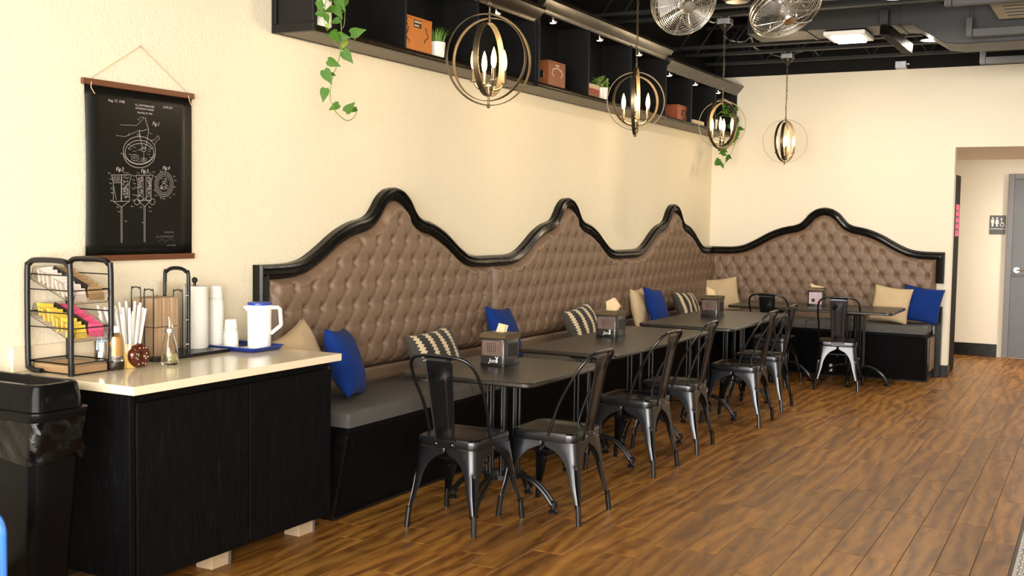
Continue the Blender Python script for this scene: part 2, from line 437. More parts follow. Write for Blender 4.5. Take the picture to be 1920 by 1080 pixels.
# hallway
HY = 14.05
struct(MB().box((1.2,HY,-.1),(5.5,HY+.1,3)).build('wall_hallway', M['wall_smooth'], smooth=0), 'cream end wall of the hallway beside the restroom door', 'wall')
struct(MB().box((1.2,L+.14,OZ),(5.5,HY,OZ+.1)).build('ceiling_hallway', M['wall_smooth'], smooth=0), 'low cream ceiling of the hallway', 'ceiling')
struct(MB().box((1.1,L+.14,-.1),(1.2,HY,OZ)).build('wall_hallway_side', M['wall_smooth'], smooth=0), 'cream side wall of the hallway', 'wall')
struct(MB().box((5.5,L+.14,-.1),(5.6,HY,OZ)).build('wall_hallway_end', M['wall_smooth'], smooth=0), 'cream end wall of the hallway out of sight', 'wall')
bb = MB().box((1.2,HY-.015,0),(2.80,HY,.15)).build('baseboard_hallway', M['black_lacquer'], smooth=0, bevel=.003); struct(bb, 'black baseboard along the hallway wall', 'baseboard')
bb = MB().box((2.43,L-.016,0),(OX,L,.12)).box((OX-.002,L-.016,0),(OX+.012,L+.14,.12)).build('baseboard_back', M['black_lacquer'], smooth=0); struct(bb, 'black baseboard at the foot of the hallway opening', 'baseboard')
d = struct(thing('door_1', 'grey stained restroom door with chrome lever in the hallway', 'door', (2.86,HY-.03,0)))
MB().box((.06,-.005,.012),(.98,.03,2.08)).build('door_leaf', M['door_grey'], d, 0, .003)
for a, b in (((0,-.03,0),(.06,.03,2.14)),((.98,-.03,0),(1.04,.03,2.14)),((.06,-.03,2.08),(.98,.03,2.14))): MB().box(a, b).build('frame', M['frame_grey'], d, 0, .004)
MB().cyl((.12,-.005,1.03),(.12,-.018,1.03),.032,20).build('rosette', M['chrome'], d)
MB().cyl((.12,-.018,1.03),(.12,-.06,1.03),.01).tube([(.12,-.058,1.03),(.17,-.06,1.03),(.24,-.055,1.028)], .010).build('lever', M['chrome'], d)
s = thing('restroom_sign', 'grey restroom plaque with white figure symbols beside the grey door', 'sign', (2.755,HY-.008,1.55))
MB().box((-.085,-.004,-.11),(.085,.008,.11)).build('plate', M['sign_grey'], s, 0, .006)
def figure(m, x, skirt):
    m.cyl((x,-.0045,.078),(x,-.0065,.078),.010,12)
    p = [(-.017,.062),(.017,.062),(.017,.02),(.010,.02),(.010,-.02),(-.010,-.02),(-.010,.02),(-.017,.02)] if not skirt else [(-.012,.062),(.012,.062),(.020,.012),(.008,.012),(.008,-.02),(-.008,-.02),(-.008,.012),(-.020,.012)]
    m.prism(p, -.0045, -.0065, lambda a,b,tt: (x+a,tt,b))
for x_, sk in ((-.055,0),(-.008,1)):
    m = MB(); figure(m, x_, sk); m.build('person_symbol', M['white_paint'], s, 0)
m = MB(); m.torus((.047,-.0055,.002),.019,.0035,20,6,(0,1,0)); m.cyl((.038,-.0045,.070),(.038,-.0065,.070),.009,12)
m.tube([(.038,-.0055,.060),(.040,-.0055,.025),(.062,-.0055,.024),(.070,-.0055,-.012),(.078,-.0055,-.012)], .0035, 6); m.build('wheelchair_symbol', M['white_paint'], s)
MB().box((-.083,-.006,-.05),(.083,-.004,-.044)).build('line', M['white_paint'], s, 0)
d = struct(thing('door_2', 'black door leaf standing open inside the hallway opening', 'door', (OX-.03,L+.16,0)))
MB().box((-.02,0,.01),(.02,.52,2.05)).build('door_leaf', M['ceiling_black'], d, 0, .003)
MB().box((.0205,.16,1.42),(.0225,.46,1.75)).build('pink_notice', M['pack_pink'], d, 0)
for k in range(4): MB().box((.0226,.20,1.48+.065*k),(.0232,.42,1.50+.065*k)).build('notice_line', M['black_lacquer'], d, 0)
h = thing('added_hall_light', 'added round ceiling light brightening the hallway, out of sight', 'ceiling light', (3.9,13.0,OZ))  # added fixture, never in view, to brighten the hallway
MB().lathe([(.002,-.05),(.10,-.045),(.14,-.02),(.15,0),(.002,0)], n=28).build('diffuser', M['dome_glow'], h)
l = bpy.data.lights.new('hall_fill_lamp', 'AREA'); l.shape = 'DISK'; l.size = .3; l.energy = 62; l.color = (1,.93,.82)
o = bpy.data.objects.new('hall_fill_lamp', l); COL.objects.link(o); o.parent = h; o.location = (0,0,-.06)
# ------------------------------------------------------------------ open ceiling: joists, ducts, lights, fan
def joist(y, label):
    j = thing('bar_joist', label, 'joist', (0,y,0), 0, 'black steel bar joists across the ceiling')
    zb, zt = 3.20, 3.58
    MB().box((0,-.035,zb),(XR,-.004,zb+.028)).box((0,.004,zb),(XR,.035,zb+.028)).build('bottom_chord', M['joist_black'], j, 0)
    MB().box((0,-.045,zt),(XR,-.004,zt+.03)).box((0,.004,zt),(XR,.045,zt+.03)).build('top_chord', M['joist_black'], j, 0)
    m = MB(); x = .1; up = True
    while x < XR-.3:
        a, b = (zb+.01, zt+.02) if up else (zt+.02, zb+.01)
        m.cyl((x,0,a),(x+.27,0,b),.010,6); x += .27; up = not up
    m.build('web_bars', M['joist_black'], j)
JY = [11.55, 10.87, 10.41, 8.84, 8.50, 7.60, 6.94, 6.28, 5.60, 4.94, 4.28, 3.62]
nth = ['nearest the far wall', 'second from the far wall', 'third from the far wall', 'fourth from the far wall', 'fifth from the far wall', 'sixth from the far wall', 'seventh from the far wall', 'eighth from the far wall', 'ninth from the far wall', 'tenth from the far wall', 'eleventh from the far wall', 'twelfth from the far wall']
for y, s_ in zip(JY, nth): joist(y, 'black open-web steel joist under the deck, '+s_)
# rectangular duct with an offset
d = thing('air_duct', 'black rectangular air duct with an offset drop across the ceiling', 'duct', (0,0,0))
pts = [(1.05,3.30),(2.30,3.30),(2.42,3.29),(2.66,3.13),(2.78,3.115),(5.5,3.115)]
HH = .15
m = MB(); m.loft([[(x,y,z+dz) for y,dz in ((9.46,-HH),(9.93,-HH),(9.93,HH),(9.46,HH))] for x,z in pts]); m.build('duct_body', M['duct_metal'], d, 0, .006)
for x,z in ((1.55,3.30),(2.30,3.30),(3.3,3.115)): MB().box((x-.012,9.45,z-HH-.008),(x+.012,9.94,z+HH)).build('seam', M['duct_metal'], d, 0)
p = thing('panel_light', 'bright white square panel light set under the black duct', 'ceiling light', (1.86,9.73,3.141))
MB().box((-.17,-.21,-.035),(.17,.21,0)).build('frame', M['white_plastic'], p, 0, .006)
MB().box((-.12,-.16,-.055),(.12,.16,-.035)).build('diffuser', M['panel_glow'], p, 0, .006)
def dome(loc, label):
    q = thing('dome_light', label, 'ceiling light', loc, 0, 'round dome lights hanging under the joists')
    MB().lathe([(.02,.17),(.035,.16),(.045,.10),(.08,.055),(.105,.02),(.112,0),(.103,.003),(.07,.04),(.015,.07)], n=28, cap=False).build('shade', M['black_metal'], q)
    MB().lathe([(.002,-.004),(.06,-.002),(.100,.004),(.100,.010),(.002,.010)], n=28).build('lens', M['dome_glow'], q)
    MB().cyl((0,0,.165),(0,0,DECK-loc[2]),.008).build('stem', M['black_metal'], q)
    l = bpy.data.lights.new('dome_lamp', 'AREA'); l.shape = 'DISK'; l.size = .2; l.energy = 26; l.color = (1,.90,.76)
    o = bpy.data.objects.new('dome_lamp', l); COL.objects.link(o); o.parent = q; o.location = (0,0,-.012)
c1, c2 = at(1680,-4,'z',3.12), at(1750,76,'z',3.12)
dome(c1, 'round glowing dome light cut by the top edge of the photo')
dome(c2, 'round glowing dome light beside the bend of the black duct')
for k, (x, y) in enumerate(((5.6,8.2),(5.6,5.2),(5.6,2.2),(2.6,2.2))): dome((x,y,3.12), 'added fill dome light hanging over the room outside the picture, number %s from the far wall' % ('one','two','three','four')[k])  # extra domes added out of view as fill light
# hanging black unit in front of the duct, grey channels and ribbed panels at the right
g = thing('strut_bracket', 'black angled bracket hanging beside the panel light', 'bracket', (2.205,9.40,3.09))
MB().obox((0,0,.11),(.035,0,0),(0,.05,0),(0,0,.06)).build('mount', M['duct_metal'], g, 0, .004)
MB().obox((.06,.24,-.03),(.035,.02,0),(.06,.22,-.05),(0,.01,.045)).build('arm', M['black_lacquer'], g, 0, .004)
def channel(px0, py0, px1, z, label):
    a = at(px0,py0,'z',z)
    o = MB().box((0,-.03,-.03),(3.0,.03,.03)).build('hanging_channel', M['duct_grey'], None, 0, .003); o.location = a; o.parent = None
    r = thing('hanging_channel', label, 'channel', a, 0, 'grey channels hanging at the right'); o.parent = r; o.location = (0,0,0); o.name = 'bar'
    MB().box((-.05,-.03,-.03),(-.003,.03,.12)).build('end_bracket', M['duct_grey'], r, 0, .003)
    MB().box((-.035,-.01,.12),(-.02,.01,DECK-z)).build('hanger', M['black_metal'], r, 0)
    MB().box((2.5,-.01,.03),(2.52,.01,DECK-z)).build('hanger', M['black_metal'], r, 0)
    return a
a1 = channel(1824,62,1920,3.02,'grey steel channel hanging in the middle of the three at upper right')
a2 = channel(1849,114,1920,2.98,'grey steel channel hanging lowest and farthest at upper right')
a3 = channel(1786,3,1920,3.06,'grey steel channel hanging nearest at the top edge on the right')
for k, (a, lab) in enumerate(((a1,'nearer dark ribbed panel above the grey channels at right'),(a2,'farther dark ribbed panel above the grey channels at right'))):
    r = thing('ribbed_panel', lab, 'panel', (a.x+.12,a.y+.06,a.z+.10), 0, 'dark ribbed panels at upper right')
    MB().prism([(-.10,.26),(3,.26),(3,0),(.06,0)], -.02, .02, lambda u,v_,tt: (u,tt,v_)).build('board', M['shelf_underside_lit'] if 0 else M['bronze'], r, 0)
    m = MB()
    for i in range(10): m.box((.12-.012*i,-.026,.02+.024*i),(3,-.02,.027+.024*i))
    m.build('rib', M['black_metal'], r, 0)
    MB().box((-.10,-.02,.26),(3,.02,.27)).build('edge', M['black_metal'], r, 0)
# cables between the junction boxes
def cable(pts, label):
    tag(MB().tube(smooth_path(pts,5), .009, 7).build('metal_cable', M['galvanised']), label, 'cable', 'silver flexible cables under the joists')
P = lambda x,y,z=3.3: tuple(at(x,y,'z',z))
cable([P(1357,38),P(1340,42),P(1325,40),P(1310,55,3.35),tuple(at(1292,50,'y',8.5)),tuple(at(1288,40,'y',8.5))], 'silver flexible cable behind the left fan head')
cable([P(1358,68),P(1372,76),P(1394,78),P(1408,70),P(1412,85),P(1420,92),P(1432,98)], 'silver flexible cable looping between the two far pendant boxes')
cable([P(1445,101,3.28),P(1460,105,3.28),P(1472,106,3.28)], 'short silver cable stub left of the farthest pendant box')
cable([P(1478,104,3.28),P(1500,97,3.28),P(1520,90,3.28),P(1530,98,3.28),P(1545,110,3.28),P(1600,109,3.28),P(1660,110,3.28),P(1688,113,3.28)], 'long silver cable from the farthest pendant box to the grey wall box')
b = at(1690,122,'y',L-.06)
j = thing('junction_box', 'small galvanised box on the black band above the far wall', 'junction box', b)
MB().box((-.055,-.05,-.035),(.055,.05,.035)).build('box', M['galvanised'], j, 0, .005)
MB().box((-.057,-.052,.03),(.057,.052,.04)).build('cover', M['black_metal'], j, 0, .002); MB().cyl((.055,0,.01),(.08,0,.01),.012).build('connector', M['galvanised'], j)
# twin-headed ceiling fan
def fan_head(parent, c, face, R, name):
    face = Vector(face).normalized(); q = Vector((0,0,1)).rotation_difference(face).to_matrix()
    W = lambda x,y,z: Vector(c)+q@Vector((x,y,z))
    m = MB(); 
    for r_, z_ in ((R,.0),(R*.99,.03),(R*.985,-.03)): m.torus(W(0,0,z_), r_, .005, 40, 6, face)
    shell = m.build('cage_rim', M['steel'], parent)
    m = MB()
    for k in range(15):
        s_ = .20+.78*k/14; z_ = .03+.055*math.sqrt(max(0,1-s_*s_)); m.torus(W(0,0,z_), R*s_, .0017, 36, 4, face)
        m.torus(W(0,0,-z_-.01), R*s_, .0017, 36, 4, face)
    for k in range(10):
        a = 2*PI*k/10
        for sg in (1,-1): m.tube([W(R*s_*math.cos(a+.35*s_*sg), R*s_*math.sin(a+.35*s_*sg), sg*(.032+.055*math.sqrt(max(0,1-s_*s_)))) for s_ in (.16,.35,.55,.75,.9,1)], .0024, 5)
    m.build('cage_wires', M['steel'], parent)
    m = MB()
    for k in range(3):
        a = 2*PI*k/3; pts_ = []
        for s_ in (.2,.5,.85): 
            pts_.append([W(R*s_*math.cos(a+da)-0, R*s_*math.sin(a+da), dz) for da, dz in ((-.38,-.018),(0,.0),(.38,.018))])
        m.loft(pts_, False, False)
    m.build('blades', M['galvanised'], parent)
    MB().lathe([(.002,.10),(.04,.095),(.055,.07),(.055,.03),(.002,.03)], c, 20, face).build('hub_cap', M['brass_crown'] if 0 else M['steel'], parent)
    MB().lathe([(.002,-.20),(.045,-.195),(.065,-.17),(.065,-.06),(.05,-.03),(.002,-.03)], c, 20, face).build('motor', M['steel'], parent)
fc = at(1382,-12,'y',7.05)
f = thing('twin_ceiling_fan', 'brushed steel twin-headed ceiling fan with wire cages', 'ceiling fan', (0,0,0))
MB().lathe([(.002,-.06),(.07,-.055),(.10,-.03),(.10,.0),(.06,.05),(.02,.07),(.02,DECK-fc.z)], fc, 24).build('centre_hub', M['bronze'], f)
h1, h2 = at(1282,4,'y',7.0), at(1472,18,'y',7.1)
MB().tube([fc+Vector((-.05,0,.0)), h1+Vector((.07,.0,.03))], .012).tube([fc+Vector((.05,0,0)), h2+Vector((-.03,.05,.09))], .012).build('arms', M['steel'], f)
fan_head(f, h1, (.62,-.62,-.50), .215, 'a'); fan_head(f, h2, (.45,-.30,-.85), .225, 'b')
# ------------------------------------------------------------------ high wall shelf: three units
def shelf_unit(y0, y1, depth, ztop, label, left_end=False):
    s = thing('wall_shelf_unit', label, 'shelf', (0,y0,2.456), 0, 'black open shelf units high on the wall')
    W = y1-y0; H = ztop-2.456; D = depth
    MB().box((.004,0,.035),(.016,W,H)).build('back_panel', M['shelf_black'], s, 0)
    b = MB().box((.004,0,.008),(D-.012,W,.035)).build('bottom_board', M['shelf_black'], s, 0)
    MB().box((.03,.02,.003),(D-.035,W-.02,.008)).build('underside_panel', M['shelf_underside_lit'], b, 0)
    MB().box((.002,0,0),(.028,W,.034)).build('wall_moulding', M['black_lacquer'], s, 0, .004)
    MB().box((.004,0,H-.03),(D-.01,W,H)).build('top_board', M['shelf_black'], s, 0)
    n = 3
    for k in range(n+1):
        y = min(max(W*k/n-.009,0),W-.018)
        MB().box((.016,y,.035),(D-.004,y+.018,H-.03)).build('divider', M['shelf_black'], s, 0, .001)
    prof = [(0,.0),(.010,.0),(.016,.008),(.010,.014),(.018,.022),(.012,.032),(.004,.036),(0,.036)]
    m = MB(); m.prism(prof, 0, W, lambda a,b_,tt: (D-.014+a,tt,b_)); m.build('front_moulding', M['brass_crown'], s, 0)
    cr = [(0,0),(.012,0),(.016,.012),(.03,.03),(.055,.055),(.075,.085),(.085,.088),(.085,.105),(0,.105)]
    m = MB(); m.prism(cr, -.0 if not left_end else -.03, W+.0, lambda a,b_,tt: (D-.02+a,tt,H-.055+b_)); m.build('crown_moulding', M['brass_crown'], s, 20)
    if left_end:
        m = MB(); m.box((.004,-.014,.0),(D,.0,H+.04)); m.build('end_panel', M['shelf_black'], s, 0)
        for a, b_ in (((.004,-.026,0),(D+.004,-.014,.045)),((.004,-.026,.045),(.035,-.014,H)),((D-.035,-.026,.045),(D+.004,-.014,H))): MB().box(a,b_).build('end_moulding', M['shelf_black'], s, 0, .004)
    for k in range(n):
        y = W*(k+.5)/n
        pk = MB().lathe([(.002,-.030),(.030,-.030),(.033,-.024),(.033,0),(.002,0)], (D*.62,y,H-.03), 18).build('puck_light', M['chrome'], s)
        MB().lathe([(.001,-.0325),(.022,-.0315),(.022,-.030),(.001,-.030)], (D*.62,y,H-.03), 16).build('lens', M['puck'], pk)
    return s
shelf_unit(4.52, 7.00, .272, 2.955, 'black open shelf unit nearest the viewer with trailing ivy', True)
shelf_unit(7.00, 9.58, .290, 3.035, 'taller middle black shelf unit with brassy crown moulding')
shelf_unit(9.58, L-.005, .272, 2.955, 'black open shelf unit in the far corner')

# ------------------------------------------------------------------ tufted wall panels
HALF = [(0,.437),(.08,.42),(.155,.372),(.205,.315),(.25,.272),(.31,.247),(.39,.232),(.465,.212),(.545,.182),(.62,.146),(.70,.100),(.776,.060),(.86,.024),(.95,.006),(1.06,0),(1.25,0)]
def bell(d):
    d = abs(d)
    for (a,ha),(b,hb) in zip(HALF, HALF[1:]):
        if d <= b:
            t_ = (d-a)/(b-a); return ha+(hb-ha)*t_
    return 0.0
_sm = smooth_path([(d,h,0) for d,h in HALF], 4)
def tufted(name, label, place, W, ZR, zb, cu, legs=(False,False), legz=.58):
    """place(u, x, z) -> world; u along wall 0..W, x out of the wall"""
    T = thing('tufted_wall_panel', label, 'wall panel', place(W/2,0,zb), 0, 'tufted brown panels above the benches')
    inv = Vector(place(W/2,0,zb)); PL_ = lambda u,x,z: Vector(place(u,x,z))-inv
    IN = .072
    left = [Vector((cu-p.x, ZR+p.y, 0)) for p in reversed(_sm) if cu-p.x > .001]
    right = [Vector((cu+p.x, ZR+p.y, 0)) for p in _sm[1:] if cu+p.x < W-.001]
    path = [Vector((0,ZR,0))]+left+right+[Vector((W,ZR,0))]
    nrm = []
    for i in range(len(path)):
        t_ = (path[min(i+1,len(path)-1)]-path[max(i-1,0)]).normalized(); nrm.append(Vector((-t_.y,t_.x,0)))
    prof = [(0,.0),(0,.046),(.008,.060),(.018,.064),(.024,.052),(.032,.057),(.048,.066),(.062,.059),(.071,.040),(.080,.036),(.080,0)]
    rings = []
    def ring(p, n_, st=1.0): return [PL_((p-n_*o).x, x, (p-n_*o).y) for o, x in prof]
    if legs[0]:
        c = Vector((1,-1,0)); q = path[0]
        rings.append([PL_(o, x, legz) for o, x in prof]); rings.append([PL_(o, x, ZR-o) for o, x in prof])
    else: rings.append(ring(path[0], Vector((0,1,0))))
    for p, n_ in list(zip(path, nrm))[1:-1]: rings.append(ring(p, n_))
    if legs[1]:
        rings.append([PL_(W-o, x, ZR-o) for o, x in prof]); rings.append([PL_(W-o, x, legs[1]) for o, x in prof])
    else: rings.append(ring(path[-1], Vector((0,1,0))))
    m = MB(); m.loft(rings, True, True); m.build('frame', M['black_lacquer'], T, 25)
    # upholstery
    u0 = IN if legs[0] else .008; u1 = W-IN if legs[1] else W-.008
    def top(u):
        # inner edge of the frame: lowest of the offset outline around u
        return min(ZR+bell(u+dd-cu)-math.sqrt(max(0,IN*IN-dd*dd)) for dd in [IN*k/6 for k in range(-6,7)])
    DX, DZ = .150, .122; z0 = ZR+.437-.20
    def hgt(u, z):
        p = (u-cu)/DX; q = (z-z0)/(2*DZ); s_, t_ = p+q, p-q
        a = abs(math.sin(PI*s_)); b = abs(math.sin(PI*t_))
        ds = s_-round(s_); dt = t_-round(t_); dd = ds*ds+dt*dt
        pit = math.exp(-dd/.030)
        return .030*(1-pit) - .007*math.exp(-(min(a,b)/.16)**1.3) - .003*math.exp(-abs((z-z0)/DZ-round((z-z0)/DZ))/.10)
    NC, NR = int((u1-u0)/.0115), 104
    zz0 = zb+.085
    vs = []; tops = [top(u0+(u1-u0)*i/NC) for i in range(NC+1)]
    for j in range(NR+1):
        for i in range(NC+1):
            u = u0+(u1-u0)*i/NC; z = zz0+(tops[i]-zz0)*j/NR
            sl = (tops[min(i+1,NC)]-tops[max(i-1,0)])/((u1-u0)/NC*2)
            e = min(u-u0, u1-u, z-zz0, (tops[i]-z)/math.sqrt(1+sl*sl))
            k = min(1, max(0, e/.045)); rnd_ = math.sqrt(max(0,1-(1-k)**2))
            vs.append(PL_(u, .012+rnd_*(.046+hgt(u,z)*min(1,e/.05)), z))
    fs = [(j*(NC+1)+i, j*(NC+1)+i+1, (j+1)*(NC+1)+i+1, (j+1)*(NC+1)+i) for j in range(NR) for i in range(NC)]
    m = MB(); m.add(vs, fs); m.build('tufted_cover', M['brown_vinyl'], T, 80)
    MB().prism([(.004,zb),(.058,zb),(.066,zb+.02),(.066,zb+.07),(.055,zb+.086),(.004,zb+.086)], u0, u1, lambda a,b,tt: PL_(tt,a,b)).build('lower_strip', M['brown_vinyl'], T, 20)
    MB().prism([(u,z) for u,z in [(u0,zb)]+[(u0+(u1-u0)*i/60, top(u0+(u1-u0)*i/60)-.004) for i in range(61)]+[(u1,zb)]], .001, .012, lambda a,b,tt: PL_(a,tt,b)).build('backing', M['black_lacquer'], T, 0)
    # buttons
    bmesh_ = None; nx = Vector(place(0,1,0))-Vector(place(0,0,0))
    m = MB().lathe([(.001,.008),(.006,.0065),(.0095,.002),(.0095,-.004),(.001,-.004)], (0,0,0), 10, nx); bm_ = m.mesh('button', M['button_vinyl'])
    for r_ in range(-4, 12):
        z = z0-DZ*r_
        if z < zz0+.05 or z > ZR+.44: continue
        for c_ in range(-20, 21):
            u = cu+DX*(c_+(.5 if r_ % 2 else 0))
            if u < u0+.05 or u > u1-.05 or z > top(u)-.055: continue
            o = bpy.data.objects.new('button', bm_); COL.objects.link(o); o.parent = T; o.location = PL_(u, .012+.046-.010, z)
    return T
ZR = 1.262; PB = .545
y0, y1, y2, y3 = 4.36, 6.78, 9.24, L-.012
leftp = lambda a: (lambda u,x,z: (x, a+u, z))
tufted('a', 'tufted brown wall panel nearest the counter, with a peaked black frame', leftp(y0), y1-y0, ZR, PB, 5.585-y0, (True,False))
tufted('b', 'middle tufted brown wall panel between two others on the long wall', leftp(y1), y2-y1, ZR, PB, 8.055-y1)
tufted('c', 'tufted brown wall panel in the far corner of the long wall', leftp(y2), y3-y2, ZR, PB, 10.555-y2)
tufted('d', 'buttoned taupe wall panel with arched black frame on the far wall', lambda u,x,z: (.014+u, L-x, z), 2.441, ZR, PB-.03, 1.255-.014, (False,.947))

# ------------------------------------------------------------------ benches
BX0, BX1, SZ = .505, .595, .47
b = thing('wall_bench', 'long black bench with grey cushions along the left wall', 'bench', (0,4.38,0))
BL = L-4.38-.62
prof = [(.02,.0),(BX0,.0),(BX0,.012),(BX1-.012,SZ-.03),(BX1,SZ-.03),(BX1,SZ),(.02,SZ)]
MB().prism(prof, 0, BL+.6, lambda a,c_,tt: (a,tt,c_)).build('base', M['black_wood'], b, 0, .004)
MB().prism([(BX0-.06,0),(BX0+.012,0),(BX0+.012,.02),(BX1+.006,SZ-.035),(BX1-.06,SZ-.035)], -.018, 0, lambda a,c_,tt: (a,tt,c_)).build('end_trim', M['black_lacquer'], b, 0, .003)
MB().box((BX0,0,0),(BX0+.014,BL,.014)).build('base_moulding', M['black_lacquer'], b, 0, .003)
def cushion(x0, y0_, x1, y1_, h, parent, name='cushion'):
    n, k = 26, 10; mx = MB(); ny = max(10, int((y1_-y0_)/.08)); nx = max(8, int((x1-x0)/.08))
    def hz(a, c_):
        e = min(a-x0, x1-a, c_-y0_, y1_-c_); r_ = min(1, e/.035); return h*(.62+.38*math.sqrt(max(0,1-(1-r_)**2)))+.005*math.sin(a*9+1)*math.sin(c_*7)
    vs = []; rim = []
    gx = [x0+(x1-x0)*(.5-.5*math.cos(PI*i/nx)) if 0 else x0+(x1-x0)*i/nx for i in range(nx+1)]
    gx = sorted(set([x0,x0+.008,x0+.02]+[x0+.035+(x1-x0-.07)*i/nx for i in range(nx+1)]+[x1-.02,x1-.008,x1]))
    gy = sorted(set([y0_,y0_+.008,y0_+.02]+[y0_+.035+(y1_-y0_-.07)*i/ny for i in range(ny+1)]+[y1_-.02,y1_-.008,y1_]))
    A, B = len(gx), len(gy)
    for c_ in gy:
        for a in gx: vs.append((a,c_,SZ+hz(a,c_)))
    for c_ in gy:
        for a in gx: vs.append((a,c_,SZ+.001))
    fs = [(j*A+i,j*A+i+1,(j+1)*A+i+1,(j+1)*A+i) for j in range(B-1) for i in range(A-1)]
    o_ = A*B
    fs += [tuple(o_+q for q in f_[::-1]) for f_ in fs]
    for i in range(A-1): fs += [(i,o_+i,o_+i+1,i+1),((B-1)*A+i,(B-1)*A+i+1,o_+(B-1)*A+i+1,o_+(B-1)*A+i)]
    for j in range(B-1): fs += [(j*A,(j+1)*A,o_+(j+1)*A,o_+j*A),(j*A+A-1,o_+j*A+A-1,o_+(j+1)*A+A-1,(j+1)*A+A-1)]
    mx.add(vs, fs); return mx.build(name, M['seat_grey'], parent, 50)
cy = [0.0, 1.22, 2.44, 3.66, 4.88, 6.1, BL-.01]
for a, c_ in zip(cy, cy[1:]): cushion(.068, a+.004, BX1+.004, c_-.004, .078, b)
b2 = thing('corner_bench', 'black bench with grey cushion along the far wall', 'bench', (0,0,0))
fy = L-BX1
MB().prism([(L-.02,0),(L-BX0,0),(L-BX0,.012),(fy+.012,SZ-.03),(fy,SZ-.03),(fy,SZ),(L-.02,SZ)], .60, 2.37, lambda a,c_,tt: (tt,a,c_)).build('base', M['black_wood'], b2, 0, .004)
MB().box((.6,L-BX0-.014,0),(2.40,L-BX0,.014)).build('base_moulding', M['black_lacquer'], b2, 0, .003)
MB().prism([(L-.10,0),(L-BX0-.012,0),(L-BX0-.012,.02),(fy-.006,SZ-.035),(L-.10,SZ-.035)], 2.37, 2.395, lambda a,c_,tt: (tt,a,c_)).build('end_trim', M['black_lacquer'], b2, 0, .003)
MB().box((2.395,L-.42,.10),(2.403,L-.12,SZ-.05)).build('end_inset', M['brown_vinyl'], b2, 0, .003)
MB().box((2.395,L-.09,0),(2.455,L-.004,.715)).build('end_post', M['black_lacquer'], b2, 0, .004)
cushion(.070, fy-.004, 1.22, L-.068, .075, b2); cushion(1.228, fy-.004, 2.37, L-.068, .075, b2)
oc = at(1558,689,'y',L-BX0-.02)
o = thing('wall_outlet', 'small white outlet low on the black far bench front', 'outlet', (oc.x,L-BX0-.026,oc.z))
MB().box((-.035,-.004,-.058),(.035,.022,.058)).build('plate', M['black_lacquer'], o, 0, .003)
for dz in (-.022,.022): MB().lathe([(.001,.003),(.015,.003),(.017,0),(.001,0)], (0,-.004,dz), 14, (0,-1,0)).build('socket', M['white_plastic'], o)
